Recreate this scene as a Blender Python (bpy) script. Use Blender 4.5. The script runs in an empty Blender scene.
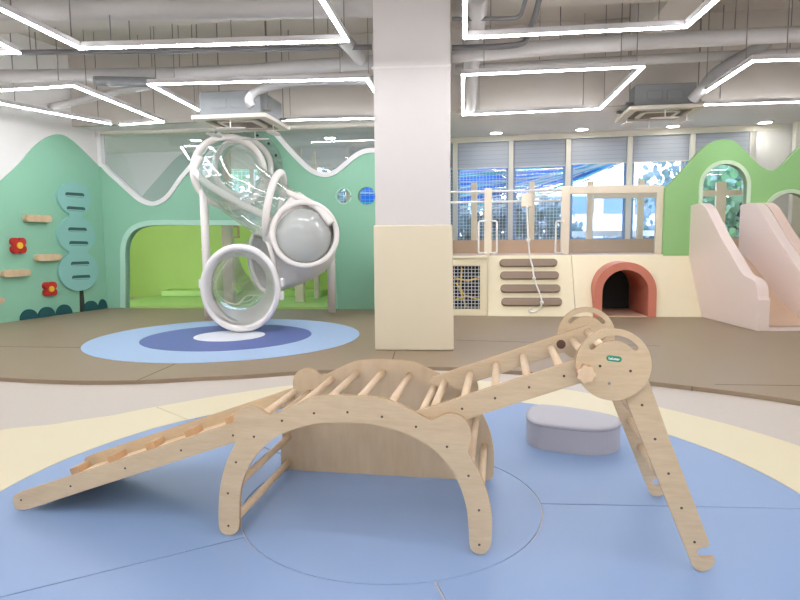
import bpy, bmesh, math, random
from mathutils import Vector, Matrix, Euler
from mathutils.geometry import tessellate_polygon
random.seed(7)
C = bpy.context.scene.collection
D = bpy.data
# ------------------------------------------------------------------ camera
FPX, PITCH, ROLL, H = 600.0, math.radians(5.7), math.radians(-0.5), 1.2
cam_d = D.cameras.new('camera'); cam = D.objects.new('camera', cam_d); C.objects.link(cam)
cam_d.sensor_width = 36; cam_d.lens = FPX / 800 * 36; cam_d.clip_start = .05; cam_d.clip_end = 200
ROT = (Matrix.Rotation(math.pi/2 - PITCH, 4, 'X') @ Matrix.Rotation(ROLL, 4, 'Z'))
cam.matrix_world = Matrix.Translation((0, 0, H)) @ ROT
bpy.context.scene.camera = cam
EYE = Vector((0, 0, H))
def ray(px, py):
    return ROT.to_3x3() @ Vector(((px-400)/FPX, (300-py)/FPX, -1))
def fl(px, py, z=0.0):                       # survey: a pixel measured on a horizontal plane
    d = ray(px, py); return EYE + d * ((z-H)/d.z)
def pt(px, py, Y):                           # a pixel at a given depth
    d = ray(px, py); return EYE + d * (Y/d.y)
# ------------------------------------------------------------------ materials
def lin(c): return tuple(((v/255)/12.92 if v/255 <= .04045 else ((v/255+.055)/1.055)**2.4) for v in c) + (1,)
def mat(name, rgb, rough=.6, metal=0, spec=.5, var=0, scale=8, bump=0, bscale=60):
    m = D.materials.new(name); m.use_nodes = True; nt = m.node_tree; b = nt.nodes['Principled BSDF']
    b.inputs['Base Color'].default_value = lin(rgb); b.inputs['Roughness'].default_value = rough
    b.inputs['Metallic'].default_value = metal; b.inputs['Specular IOR Level'].default_value = spec
    tc = nt.nodes.new('ShaderNodeTexCoord')
    n = nt.nodes.new('ShaderNodeTexNoise'); n.inputs['Scale'].default_value = scale; n.inputs['Detail'].default_value = 3
    nt.links.new(tc.outputs['Object'], n.inputs['Vector'])
    mx = nt.nodes.new('ShaderNodeMix'); mx.data_type = 'RGBA'
    a = lin(rgb); k = var
    mx.inputs[6].default_value = tuple(v*(1-k) for v in a[:3])+(1,); mx.inputs[7].default_value = tuple(min(1, v*(1+k)) for v in a[:3])+(1,)
    nt.links.new(n.outputs['Fac'], mx.inputs[0]); nt.links.new(mx.outputs[2], b.inputs['Base Color'])
    if bump:
        n2 = nt.nodes.new('ShaderNodeTexNoise'); n2.inputs['Scale'].default_value = bscale
        nt.links.new(tc.outputs['Object'], n2.inputs['Vector'])
        bp = nt.nodes.new('ShaderNodeBump'); bp.inputs['Strength'].default_value = bump; bp.inputs['Distance'].default_value = .01
        nt.links.new(n2.outputs['Fac'], bp.inputs['Height']); nt.links.new(bp.outputs[0], b.inputs['Normal'])
    return m
def wood(name, ca, cb, sc=(1.2, 14, 14), rough=.5):
    m = D.materials.new(name); m.use_nodes = True; nt = m.node_tree; b = nt.nodes['Principled BSDF']
    tc = nt.nodes.new('ShaderNodeTexCoord'); mp = nt.nodes.new('ShaderNodeMapping'); mp.inputs['Scale'].default_value = sc
    n = nt.nodes.new('ShaderNodeTexNoise'); n.inputs['Scale'].default_value = 2.2; n.inputs['Detail'].default_value = 6; n.inputs['Distortion'].default_value = .8
    n2 = nt.nodes.new('ShaderNodeTexNoise'); n2.inputs['Scale'].default_value = 9; n2.inputs['Detail'].default_value = 5
    cr = nt.nodes.new('ShaderNodeValToRGB'); cr.color_ramp.elements[0].position = .3; cr.color_ramp.elements[1].position = .7
    cr.color_ramp.elements[0].color = lin(ca); cr.color_ramp.elements[1].color = lin(cb)
    ad = nt.nodes.new('ShaderNodeMath'); ad.operation = 'MULTIPLY_ADD'; ad.inputs[1].default_value = .45
    nt.links.new(tc.outputs['Object'], mp.inputs[0]); nt.links.new(mp.outputs[0], n.inputs['Vector']); nt.links.new(mp.outputs[0], n2.inputs['Vector'])
    md = nt.nodes.new('ShaderNodeMath'); md.operation = 'MULTIPLY'; md.inputs[1].default_value = .55
    nt.links.new(n.outputs['Fac'], md.inputs[0]); nt.links.new(n2.outputs['Fac'], ad.inputs[0]); nt.links.new(md.outputs[0], ad.inputs[2])
    nt.links.new(ad.outputs[0], cr.inputs[0]); nt.links.new(cr.outputs[0], b.inputs['Base Color']); b.inputs['Roughness'].default_value = rough
    return m
def emit(name, rgb, s):
    m = D.materials.new(name); m.use_nodes = True; nt = m.node_tree; nt.nodes.clear()
    e = nt.nodes.new('ShaderNodeEmission'); e.inputs[0].default_value = lin(rgb); e.inputs[1].default_value = s
    o = nt.nodes.new('ShaderNodeOutputMaterial'); nt.links.new(e.outputs[0], o.inputs[0]); return m
def clear(name, rgb, refl=.12, rough=.03, tint=(255, 255, 255), body=0.0):
    m = D.materials.new(name); m.use_nodes = True; nt = m.node_tree; nt.nodes.clear()
    t = nt.nodes.new('ShaderNodeBsdfTransparent'); t.inputs[0].default_value = lin(tint)
    g = nt.nodes.new('ShaderNodeBsdfGlossy'); g.inputs[0].default_value = lin(rgb); g.inputs['Roughness'].default_value = rough
    d = nt.nodes.new('ShaderNodeBsdfDiffuse'); d.inputs[0].default_value = lin(rgb)
    lw = nt.nodes.new('ShaderNodeLayerWeight'); lw.inputs[0].default_value = .35
    ml = nt.nodes.new('ShaderNodeMath'); ml.operation = 'MULTIPLY_ADD'; ml.inputs[1].default_value = refl*2.2; ml.inputs[2].default_value = refl*.35; ml.use_clamp = True
    nt.links.new(lw.outputs['Fresnel'], ml.inputs[0])
    a = nt.nodes.new('ShaderNodeMixShader'); b = nt.nodes.new('ShaderNodeMixShader'); b.inputs[0].default_value = body
    nt.links.new(t.outputs[0], b.inputs[1]); nt.links.new(d.outputs[0], b.inputs[2])
    nt.links.new(ml.outputs[0], a.inputs[0]); nt.links.new(b.outputs[0], a.inputs[1]); nt.links.new(g.outputs[0], a.inputs[2])
    o = nt.nodes.new('ShaderNodeOutputMaterial'); nt.links.new(a.outputs[0], o.inputs[0]); return m
M = dict(
 ply=wood('birch_plywood', (198, 175, 142), (214, 194, 162), (1.4, 7, 12)),
 ply_in=wood('birch_plywood_sheet', (197, 173, 141), (213, 192, 160), (3.5, 3.5, 1.0)),
 rung=wood('beech_dowel', (216, 188, 154), (232, 207, 174), (6, 6, 6), .45),
 board=wood('ramp_board', (222, 196, 158), (238, 216, 182), (1, 7, 7)),
 cleat=wood('cleat_wood', (190, 152, 114), (206, 170, 132), (4, 4, 4)),
 edge=mat('plywood_edge', (190, 156, 120), .65, var=.12, scale=60),
 screw=mat('screw_steel', (95, 85, 75), .4, .6),
 knob=mat('dark_walnut_knob', (92, 62, 50), .5),
 blue=mat('blue_mat_vinyl', (136, 162, 202), .42, var=.03, scale=2, bump=.05, bscale=300),
 cream=mat('cream_mat_vinyl', (222, 212, 180), .5, var=.02, scale=2, bump=.05, bscale=300),
 brown=mat('brown_mat_vinyl', (148, 130, 107), .45, var=.03, scale=2, bump=.05, bscale=300),
 seam=mat('seam_shadow', (78, 70, 62), .8),
 lblue=mat('light_blue_vinyl', (164, 190, 224), .5), dblue=mat('deep_blue_vinyl', (88, 104, 166), .5), wvinyl=mat('white_vinyl', (226, 230, 238), .5),
 vinyl=mat('grey_floor_vinyl', (200, 190, 180), .5, var=.04, scale=30),
 mint=mat('mint_green_paint', (146, 200, 172), .5, var=.015, scale=2), mint_trim=mat('pale_mint_trim', (184, 226, 208), .5),
 hill2=mat('teal_green_paint', (112, 168, 148), .6), lime=mat('lime_green_paint', (176, 208, 104), .6, var=.05, scale=1.5), limefloor=mat('lime_mat', (176, 214, 120), .5),
 white=mat('white_paint', (236, 234, 232), .6, var=.01), wtrim=mat('white_gloss_trim', (244, 244, 244), .35),
 column=mat('pale_grey_paint', (222, 218, 216), .6, var=.01), pad=mat('cream_padding', (232, 222, 196), .5, var=.01),
 ceil=mat('beige_grey_slab', (198, 192, 184), .8, var=.03, scale=3), soffit=mat('soffit_paint', (232, 230, 228), .7),
 duct=mat('grey_painted_pipe', (184, 182, 180), .5), dsteel=mat('dark_conduit', (120, 120, 122), .5, .3), rod=mat('threaded_rod', (134, 132, 130), .5, .4),
 fixture=mat('white_light_housing', (205, 203, 204), .5), hose=mat('white_hose', (160, 159, 158), .6),
 galv=mat('galvanised_steel', (138, 142, 144), .5, .3, var=.05), acw=mat('ac_grille_plastic', (222, 216, 202), .5), acd=mat('ac_grille_recess', (120, 112, 100), .7),
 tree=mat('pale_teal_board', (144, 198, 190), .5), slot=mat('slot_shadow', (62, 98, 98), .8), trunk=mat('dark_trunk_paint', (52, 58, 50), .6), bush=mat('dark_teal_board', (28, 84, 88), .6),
 grip=wood('grip_wood', (206, 176, 140), (226, 200, 166), (3, 3, 3)), red=mat('red_board', (196, 46, 42), .5), yellow=mat('yellow_board', (240, 196, 50), .5),
 cpanel=mat('cream_play_panel', (240, 230, 198), .5, var=.01), cframe=mat('cream_frame', (238, 226, 204), .5), taupe=mat('taupe_grip', (142, 122, 104), .5),
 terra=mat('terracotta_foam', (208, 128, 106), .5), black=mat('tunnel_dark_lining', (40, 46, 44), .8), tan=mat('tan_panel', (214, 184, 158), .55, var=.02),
 pink=mat('pale_pink_side', (238, 221, 212), .5), pink2=mat('dusty_pink_side', (234, 208, 196), .5), green=mat('leaf_green_panel', (146, 196, 128), .5, var=.01), gtrim=mat('pale_green_trim', (206, 228, 196), .5),
 rope=mat('white_rope', (238, 236, 230), .7), yrope=mat('yellow_rope', (226, 196, 60), .7), net=mat('white_netting', (225, 228, 232), .7),
 plastic=mat('white_plastic_tube', (242, 239, 236), .3), tubein=mat('white_tube_shell', (244, 240, 236), .35), foam=mat('pale_pinkish_foam', (242, 236, 232), .5),
 clearp=clear('clear_polycarbonate', (255, 255, 255), .22, .04, (238, 244, 242), .10), dome=clear('frosted_dome', (214, 218, 216), .2, .12, (230, 235, 232), .6),
 glass=clear('window_glass', (255, 255, 255), .07, .02, (238, 244, 250)), pglass=clear('partition_glass', (255, 255, 255), .16, .02, (232, 236, 238), .12),
 acry=clear('clear_acrylic', (255, 255, 255), .06, .02, (244, 248, 250)),
 wframe=mat('window_frame_paint', (240, 236, 224), .5), sash=mat('blue_grey_sash', (138, 166, 206), .5), blind=mat('grey_roller_blind', (216, 219, 222), .8),
 led=emit('led_diffuser', (250, 250, 255), 48), down=emit('downlight_disc', (255, 252, 246), 28),
 pouf=mat('grey_leatherette', (178, 176, 184), .5, var=.01), pouf_d=mat('pouf_piping', (150, 148, 158), .5), logo=mat('green_logo', (16, 140, 108), .5), logow=mat('white_print', (246, 250, 248), .5),
 leaf=mat('outdoor_foliage', (52, 92, 74), .8, var=.5, scale=3), leaf2=mat('light_foliage', (128, 172, 104), .8, var=.4, scale=4), bark=mat('bark', (96, 84, 74), .8),
 bld=mat('pale_building', (236, 232, 226), .7), bwin=mat('building_glazing', (96, 120, 140), .3), ground=mat('outdoor_paving', (170, 172, 168), .8), bluefab=mat('blue_net_fabric', (56, 124, 200), .8, var=.35, scale=5),
 cy=mat('turquoise_rope', (90, 210, 214), .7), pk=mat('pink_rope', (232, 206, 232), .7), bk=mat('black_rubber', (40, 40, 44), .6))
def translucent(m, k):
    nt = m.node_tree; b = nt.nodes['Principled BSDF']; o = nt.nodes['Material Output']
    t = nt.nodes.new('ShaderNodeBsdfTranslucent'); t.inputs[0].default_value = (.6, .62, .66, 1); x = nt.nodes.new('ShaderNodeMixShader'); x.inputs[0].default_value = k
    nt.links.new(b.outputs[0], x.inputs[1]); nt.links.new(t.outputs[0], x.inputs[2]); nt.links.new(x.outputs[0], o.inputs[0])
translucent(M['blind'], .45); translucent(M['leaf'], .35); translucent(M['leaf2'], .35)
# ------------------------------------------------------------------ object helpers
def prop(o, label=None, cat=None, group=None, kind=None):
    if label: o['label'] = label
    if cat: o['category'] = cat
    if group: o['group'] = group
    if kind: o['kind'] = kind
    return o
def base_of(o):
    v = Vector((0, 0, 0))
    while o: v += o.location; o = o.parent
    return v
def thing(name, base, label, cat, group=None, kind=None):
    o = D.objects.new(name, None); C.objects.link(o); o.location = base; o.empty_display_size = .1
    return prop(o, label, cat, group, kind)
def put(name, vs, fs, m, parent=None, smooth=False, bevel=0, seg=2):
    """vs are world coordinates; the object's origin becomes the parent's base, or its own bottom centre"""
    vs = [Vector(v) for v in vs]
    lo = Vector([min(v[i] for v in vs) for i in range(3)]); hi = Vector([max(v[i] for v in vs) for i in range(3)])
    c = Vector(((lo.x+hi.x)/2, (lo.y+hi.y)/2, lo.z))
    me = D.meshes.new(name); me.from_pydata([v-c for v in vs], [], fs)
    bm = bmesh.new(); bm.from_mesh(me); bmesh.ops.recalc_face_normals(bm, faces=bm.faces); bm.to_mesh(me); bm.free()
    o = D.objects.new(name, me); C.objects.link(o)
    if parent: o.parent = parent
    o.location = c - (base_of(parent) if parent else Vector((0, 0, 0)))
    me.materials.append(M[m] if isinstance(m, str) else m)
    if smooth: me.polygons.foreach_set('use_smooth', [True]*len(me.polygons))
    if bevel:
        b = o.modifiers.new('bevel', 'BEVEL'); b.width = bevel; b.segments = seg; b.limit_method = 'ANGLE'; b.angle_limit = math.radians(40)
    return o
class MB:
    def __init__(s): s.v = []; s.f = []
    def add(s, v, f):
        n = len(s.v); s.v += [Vector(x) for x in v]; s.f += [tuple(i+n for i in q) for q in f]; return s
    def box(s, c, d, rz=0, mtx=None):
        R = Matrix.Rotation(rz, 3, 'Z') if mtx is None else mtx; c = Vector(c)
        v = [c + R @ Vector((x*d[0]/2, y*d[1]/2, z*d[2]/2)) for x in (-1, 1) for y in (-1, 1) for z in (-1, 1)]
        return s.add(v, [(0, 1, 3, 2), (4, 6, 7, 5), (0, 4, 5, 1), (2, 3, 7, 6), (0, 2, 6, 4), (1, 5, 7, 3)])
    def bar(s, a, b, w, h, up=(0, 0, 1)):
        a, b = Vector(a), Vector(b); x = (b-a).normalized(); z = Vector(up); y = z.cross(x).normalized(); z = x.cross(y)
        return s.box((a+b)/2, ((b-a).length, w, h), mtx=Matrix((x, y, z)).transposed())
    def tube(s, path, r, n=12, closed=False, cap=True):
        P = [Vector(p) for p in path]; k = len(P); rs = r if isinstance(r, (list, tuple)) else [r]*k
        T = []
        for i in range(k):
            a = P[(i-1) % k] if closed or i > 0 else P[i]; b = P[(i+1) % k] if closed or i < k-1 else P[i]
            T.append((b-a).normalized())
        t = T[0]; u = t.orthogonal().normalized(); vs = []; U = []
        for i in range(k):
            u = (u - T[i]*u.dot(T[i])).normalized(); U.append(u)
        tw = 0
        if closed:
            uu = (U[-1] - T[0]*U[-1].dot(T[0])).normalized(); tw = math.atan2(T[0].dot(uu.cross(U[0])), uu.dot(U[0]))
        for i in range(k):
            u = U[i]; w = T[i].cross(u); ph = tw*i/k
            for j in range(n):
                a = 2*math.pi*j/n + ph; vs.append(P[i] + (u*math.cos(a)+w*math.sin(a))*rs[i])
        fs = [(i*n+j, i*n+(j+1) % n, ((i+1) % k)*n+(j+1) % n, ((i+1) % k)*n+j) for i in range(k if closed else k-1) for j in range(n)]
        if cap and not closed: fs += [tuple(range(n))[::-1], tuple(range((k-1)*n, k*n))]
        return s.add(vs, fs)
    def prism(s, loops, fa, fb):
        """loops of 2D points (outer, holes...); fa/fb map a 2D point to the two cap surfaces"""
        tri = tessellate_polygon([[Vector((p[0], p[1], 0)) for p in L] for L in loops])
        flat = [p for L in loops for p in L]; n = len(flat)
        vs = [fa(p) for p in flat] + [fb(p) for p in flat]
        fs = [tuple(t) for t in tri] + [tuple(i+n for i in t[::-1]) for t in tri]; o = 0
        for L in loops:
            k = len(L)
            fs += [(o+i, o+(i+1) % k, o+(i+1) % k+n, o+i+n) for i in range(k)]; o += k
        return s.add(vs, fs)
    def lathe(s, prof, c, axis=(0, 0, 1), n=32, close=False):
        ax = Vector(axis).normalized(); u = ax.orthogonal().normalized(); w = ax.cross(u); c = Vector(c); k = len(prof)
        vs = [c + ax*z + (u*math.cos(2*math.pi*j/n) + w*math.sin(2*math.pi*j/n))*r for r, z in prof for j in range(n)]
        fs = [(i*n+j, i*n+(j+1) % n, ((i+1) % k)*n+(j+1) % n, ((i+1) % k)*n+j) for i in range(k if close else k-1) for j in range(n)]
        return s.add(vs, fs)
    def ball(s, c, r, sc=(1, 1, 1), nu=10, nv=7):
        c = Vector(c); vs = []
        for i in range(nv+1):
            th = math.pi*i/nv
            for j in range(nu):
                a = 2*math.pi*j/nu; vs.append(c + Vector((r*sc[0]*math.sin(th)*math.cos(a), r*sc[1]*math.sin(th)*math.sin(a), r*sc[2]*math.cos(th))))
        return s.add(vs, [(i*nu+j, i*nu+(j+1) % nu, (i+1)*nu+(j+1) % nu, (i+1)*nu+j) for i in range(nv) for j in range(nu)])
    def put(s, name, m, parent=None, **k): return put(name, s.v, s.f, m, parent, **k)
def spline(P, n=8, closed=False):
    P = [Vector(p) for p in P]; k = len(P); out = []
    for i in range(k if closed else k-1):
        g = lambda j: P[j % k] if closed else P[max(0, min(k-1, j))]
        a, b, c, d = g(i-1), g(i), g(i+1), g(i+2)
        for t in range(n):
            t /= n; out.append(.5*((2*b)+(c-a)*t+(2*a-5*b+4*c-d)*t*t+(3*b-a-3*c+d)*t**3))
    if not closed: out.append(P[-1])
    return out
class Wall:
    """a vertical plane through two floor points; local coordinates are (s along, z up), n away from the camera"""
    def __init__(s, a, b):
        s.o = Vector((a[0], a[1], 0)); s.u = Vector((b[0]-a[0], b[1]-a[1], 0)).normalized(); s.n = Vector((-s.u.y, s.u.x, 0)); s.L = (Vector((b[0], b[1], 0))-s.o).length
    def px(s, x, y, n=0):
        d = ray(x, y); o = s.o + s.n*n; t = (o-EYE).dot(s.n)/d.dot(s.n); p = EYE+d*t; return Vector(((p-s.o).dot(s.u), p.z))
    def w(s, p, n=0): return s.o + s.u*p[0] + s.n*n + Vector((0, 0, p[1]))
    def prism(s, mb, loops, n0, n1): return mb.prism(loops, lambda p: s.w(p, n0), lambda p: s.w(p, n1))
    def rect(s, mb, s0, s1, z0, z1, n0, n1): return s.prism(mb, [[(s0, z0), (s1, z0), (s1, z1), (s0, z1)]], n0, n1)
def circ(c, r, n=40, a0=0, a1=2*math.pi, ry=None):
    full = abs(a1-a0-2*math.pi) < 1e-6; k = n if full else n+1
    return [(c[0]+r*math.cos(a0+(a1-a0)*i/n), c[1]+(ry or r)*math.sin(a0+(a1-a0)*i/n)) for i in range(k)]
def pill(c, L, h, ang=0, n=8):
    r = h/2; x = L/2-r
    P = circ((x, 0), r, n, -math.pi/2, math.pi/2)+circ((-x, 0), r, n, math.pi/2, 3*math.pi/2)
    ca, sa = math.cos(ang), math.sin(ang); return [(c[0]+ca*p[0]-sa*p[1], c[1]+sa*p[0]+ca*p[1]) for p in P]
def sp2(P, n=5, closed=True): return [(v.x, v.y) for v in spline([(p[0], p[1], 0) for p in P], n, closed)]
def smooth2(P, it=1):
    for _ in range(it):
        k = len(P); P = [((P[i-1][0]+2*P[i][0]+P[(i+1) % k][0])/4, (P[i-1][1]+2*P[i][1]+P[(i+1) % k][1])/4) for i in range(k)]
    return P
# ------------------------------------------------------------------ room shell
Z_SLAB, Z_SOF = 4.3, 3.1
GA, GB = fl(107, 308, .05), fl(378, 309.2, .05)
G = Wall(GA, GB); LWp = fl(0, 323, .05)
LWd = (Vector((LWp.x, LWp.y, 0))-Vector((GA.x, GA.y, 0))).normalized()
LWfar = Vector((GA.x, GA.y, 0)) + LWd*14.5
LW = Wall(LWfar, GA)                                         # left wall, s grows towards the back corner
mb = MB(); mb.box((0, 5, -.035), (26, 24, .1)); mb.put('floor', 'vinyl'); D.objects['floor']['kind'] = 'structure'
def struct(mb, name, m, **k): o = mb.put(name, m, **k); o['kind'] = 'structure'; return o
mb = MB(); mb.box((0, 4.5, Z_SLAB+.1), (26, 17, .2)); struct(mb, 'ceiling', 'ceil')
mb = MB(); LW.rect(mb, 0, LW.L+.0, 0, Z_SLAB, 0, .15); struct(mb, 'wall_left', 'white')
mb = MB(); mb.box((0, -4, 2.15), (22, .15, 4.3)); struct(mb, 'wall_rear', 'white')
mb = MB(); mb.box((8.4, 3.5, 2.15), (.15, 15, 4.3)); struct(mb, 'wall_right', 'white')
# soffit over the back zone and the bulkhead face above it
SF = Wall(pt(100, 127, 10.0)[:2], pt(800, 107, 8.5)[:2]); SFe = SF.L + 3.2
mb = MB(); SF.rect(mb, -1.5, SFe, Z_SOF, Z_SLAB, 0, .1); struct(mb, 'wall_bulkhead', 'ceil')
mb = MB(); SF.rect(mb, -2.2, SFe, Z_SOF, Z_SOF+.06, .1, 3.1); struct(mb, 'ceiling_back', 'soffit')
# column and its padding
cA, cB = fl(375, 350.3, .05), fl(454.5, 352, .05)
K = Wall((cA.x, cA.y), (cB.x, cA.y-math.tan(math.radians(4.6))*(cB.x-cA.x)))
kw = K.L
mb = MB(); K.rect(mb, .015, kw-.035, .052, 3.655, .05, kw+.0); o = struct(mb, 'column', 'column', bevel=.008)
mb = MB(); K.rect(mb, -.004, kw-.03, 2.925, 2.945, .044, kw+.006)
col = D.objects['column']; mb.put('joint_strip', 'soffit', col)
mb = MB(); zt = K.px(415, 225)[1]
K.prism(mb, [[(0, .052), (kw, .052), (kw-.015, zt), (.0, zt)]], 0, kw+.05)
prop(mb.put('column_padding', 'pad', bevel=.012), 'tall cream vinyl padding wrapped around the foot of the grey column', 'padding')
# ------------------------------------------------------------------ mint partition with the wavy top
top = [(101, 166), (108, 174), (118, 183), (130, 194), (140, 202), (152, 206), (163, 203), (172, 195), (182, 181), (192, 169), (202, 157), (212, 145), (224, 134), (240, 128), (258, 129), (272, 134), (284, 147), (296, 160), (308, 171), (318, 176), (328, 177), (338, 173), (348, 165), (358, 157), (368, 153), (380, 153)]
T = sp2([G.px(*p) for p in top], 4, False); T[0] = (0, T[0][1])
GL = G.L+1.12
jmb = [G.px(*p) for p in [(126, 310), (126, 270), (126, 250), (129, 238), (136, 230), (148, 226), (165, 225), (331, 226)]]
hole = sp2([(p[0], max(p[1], .05)) for p in jmb[:-1]], 4, False) + [tuple(jmb[-1])]
s1 = jmb[-1][0]
hole = [(hole[0][0], .06)] + hole[1:] + [(s1, .06)]
r1 = G.px(343.5, 196); r2 = G.px(366, 196); rr = G.px(351.5, 196)[0]-r1[0]
stad = circ((r2[0]+.01, r2[1]), rr*1.08); r3 = (2*r2[0]-r1[0], r2[1]); tubeh = G.px(243, 168)
outer = [(0, 0.0)] + [(hole[0][0], 0.0)] + hole + [(s1, 0.0), (GL, 0.0), (GL, T[-1][1])] + T[::-1]
mb = MB(); G.prism(mb, [outer, circ(r1, rr), stad, circ(r3, rr), circ(tubeh, .42)], 0, .12); wb = struct(mb, 'wall_back', 'mint')
# white trim along the wave, pale mint trim round the opening
def ribbon(path, w, wall, n0, n1, z_off=0, name='trim', m='wtrim', parent=None, side=1):
    P = [Vector((p[0], p[1])) for p in path]; A = []; B = []
    for i, p in enumerate(P):
        t = (P[min(i+1, len(P)-1)]-P[max(i-1, 0)]).normalized(); q = Vector((-t.y, t.x)); A.append(tuple(p)); B.append(tuple(p+q*w*side))
    mb = MB(); wall.prism(mb, [A+B[::-1]], n0, n1); return mb.put(name, m, parent, bevel=.006)
o = ribbon([(0.0, Z_SOF)]+[(0.0, T[0][1]+.2)]+T+[(GL, T[-1][1])], .075, G, -.03, .13, name='trim_1', m='wtrim', side=1); o['kind'] = 'structure'
o = ribbon(hole, .09, G, -.03, .13, name='trim_2', m='mint_trim', side=1); o['kind'] = 'structure'
o = ribbon(circ(r1, rr), .02, G, -.01, .13, name='trim_3', m='mint_trim', side=1); o['kind'] = 'structure'
mb = MB(); G.rect(mb, .05, GL, 1.55, Z_SOF, .05, .06)
# glazing above the wave
up = [(0.02, T[0][1])] + T[1:] + [(GL, Z_SOF), (0.02, Z_SOF)]
mb = MB(); G.prism(mb, [up], .07, .08); struct(mb, 'window_7', 'pglass')
mb = MB(); G.rect(mb, 0, GL, Z_SOF-.05, Z_SOF, -.02, .12); struct(mb, 'trim_4', 'wframe')
# room behind the partition
mb = MB(); G.rect(mb, -1.5, GL+.15, 0, 1.78, 2.4, 2.5); struct(mb, 'wall_lime', 'lime')
wx0, wx1, wz0, wz1 = G.px(226, 190, 2.4)[0], G.px(392, 190, 2.4)[0], 1.62, 2.75
mb = MB(); G.prism(mb, [[(-1.5, 1.781), (wx0, 1.781), (wx0, wz1), (wx1, wz1), (wx1, 1.781), (GL+.15, 1.781), (GL+.15, Z_SOF), (-1.5, Z_SOF)]], 2.4, 2.5); struct(mb, 'wall_grey', 'soffit')
wn = thing('window_8', G.w(((wx0+wx1)/2, 1.8), 2.44), None, None, kind='structure')
mb = MB(); k = 0; xx = wx0
while xx < wx1-.1: G.prism(mb, [[(xx, 1.78), (xx+.56, 1.78), (xx+.56, wz1), (xx, wz1)], [(xx+.05, 1.83), (xx+.51, 1.83), (xx+.51, wz1-.05), (xx+.05, wz1-.05)]], 2.4, 2.48); xx += .56
mb.put('window_frame', 'wframe', wn)
mb = MB(); G.rect(mb, wx0, wx1, 1.78, wz1, 2.445, 2.45); mb.put('pane', 'glass', wn)
mb = MB(); xx = wx0+.08
while xx < wx1: mb.bar(G.w((xx, 1.8), 2.42), G.w((xx, wz1), 2.42), .008, .008, (0, 1, 0)); xx += .09
zz = 1.85
while zz < wz1: mb.bar(G.w((wx0, zz), 2.42), G.w((wx1, zz), 2.42), .008, .008); zz += .09
mb.put('grid_bars', 'wframe', wn)
mb = MB(); G.rect(mb, -1.5, -1.4, 0, Z_SOF, .3, 2.4); struct(mb, 'wall_lime_side', 'lime')
mb = MB(); G.rect(mb, -.3, GL, .0, .07, .13, 2.39); struct(mb, 'floor_lime', 'limefloor')
hq = [tuple(G.px(x, y, 2.37)) for x, y in [(136, 203), (150, 187), (164, 171), (176, 158), (187, 152), (197, 156), (208, 168), (222, 186)]]; mb = MB(); G.prism(mb, [[(hq[0][0], 1.79)]+sp2(hq, 4, False)+[(hq[-1][0], 1.79)]], 2.37, 2.395)
prop(mb.put('hill_board', 'hill2'), 'teal painted hill on the grey wall seen through the glass above the wavy partition', 'mural')  # flat teal board painted as the hill's reflection in the partition glass
for i, (x0, x1, y0, nn) in enumerate([(224, 234, 306, .55), (295, 304, 303, .9), (314, 319, 296, 1.6)]):
    a = G.px(x0, y0, nn)[0]; b = G.px(x1, y0, nn)[0]
    mb = MB(); G.rect(mb, a, b, .07, [2.9, 2.9, 2.9][i], nn, nn+.12)
    prop(mb.put('support_post', 'cframe', bevel=.01), ['cream post in the lime room seen through the white tube slide mouth', 'cream post in the lime room, middle of the three', 'cream post furthest right and deepest in the lime room'][i], 'post')
mb = MB(); a = G.px(225, 226, 1.0); b = G.px(239, 238, 1.0); q = .03
G.prism(mb, [[(a[0], b[1]), (b[0], b[1]), (b[0], a[1]), (a[0], a[1])], [(a[0]+q, b[1]+q), (b[0]-q, b[1]+q), (b[0]-q, a[1]-q), (a[0]+q, a[1]-q)]], 1.0, 1.04)
fr = mb.put('hanging_frame', 'cleat'); prop(fr, 'small orange wooden frame behind the tube slide in the lime room', 'frame')
mb = MB(); mb.bar(G.w(((a[0]+b[0])/2, a[1]), 1.02), G.w(((a[0]+b[0])/2, Z_SOF), 1.02), .006, .006, (0, 1, 0)); mb.put('cord', 'rod', fr)
# step at the lime room's far side
mb = MB(); G.rect(mb, G.px(160, 302, 1.9)[0], G.px(322, 302, 1.9)[0], .07, .2, 1.95, 2.39); prop(mb.put('bench_step', 'limefloor', bevel=.02), 'low pale green step along the rear of the lime room', 'step')
# ------------------------------------------------------------------ left wall decoration
hp = [(0, 181), (10, 172), (20, 162), (30, 150), (40, 141), (52, 135), (62, 135), (72, 141), (84, 152), (94, 162), (103, 171)]
Hh = sp2([LW.px(*p) for p in hp], 4, False); Hh[-1] = (LW.L, Hh[-1][1])
ext = [(Hh[0][0]-1.2, Hh[0][1]-1.2), (Hh[0][0]-1.2, .0)]
mb = MB(); LW.prism(mb, [Hh[::-1]+ext+[(LW.L, .0)]], -.02, 0); struct(mb, 'trim_5', 'mint')
def lw_obj(name, loops, m, n0, n1, parent=None, bevel=.006):
    mb = MB(); LW.prism(mb, loops, n0, n1); return mb.put(name, m, parent, bevel=bevel)
tc = [((75, 198.5), 16.5), ((77, 235), 18.5), ((79.3, 271), 19.7)]
cs = []
for (c, r) in tc:
    p = LW.px(c[0], c[1], -.06); rx = (LW.px(c[0]+r, c[1])[0]-LW.px(c[0]-r, c[1])[0])/2; rz = (LW.px(c[0], c[1]-r)[1]-LW.px(c[0], c[1]+r)[1])/2; cs.append((p, rx*.0+rz*1.0, rx))
tr = thing('wall_tree', LW.w((cs[2][0][0], .05), -.03), 'pale teal tree of three stacked discs with slots on the mint wall', 'tree panel')
out = []
N = 120
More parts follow.
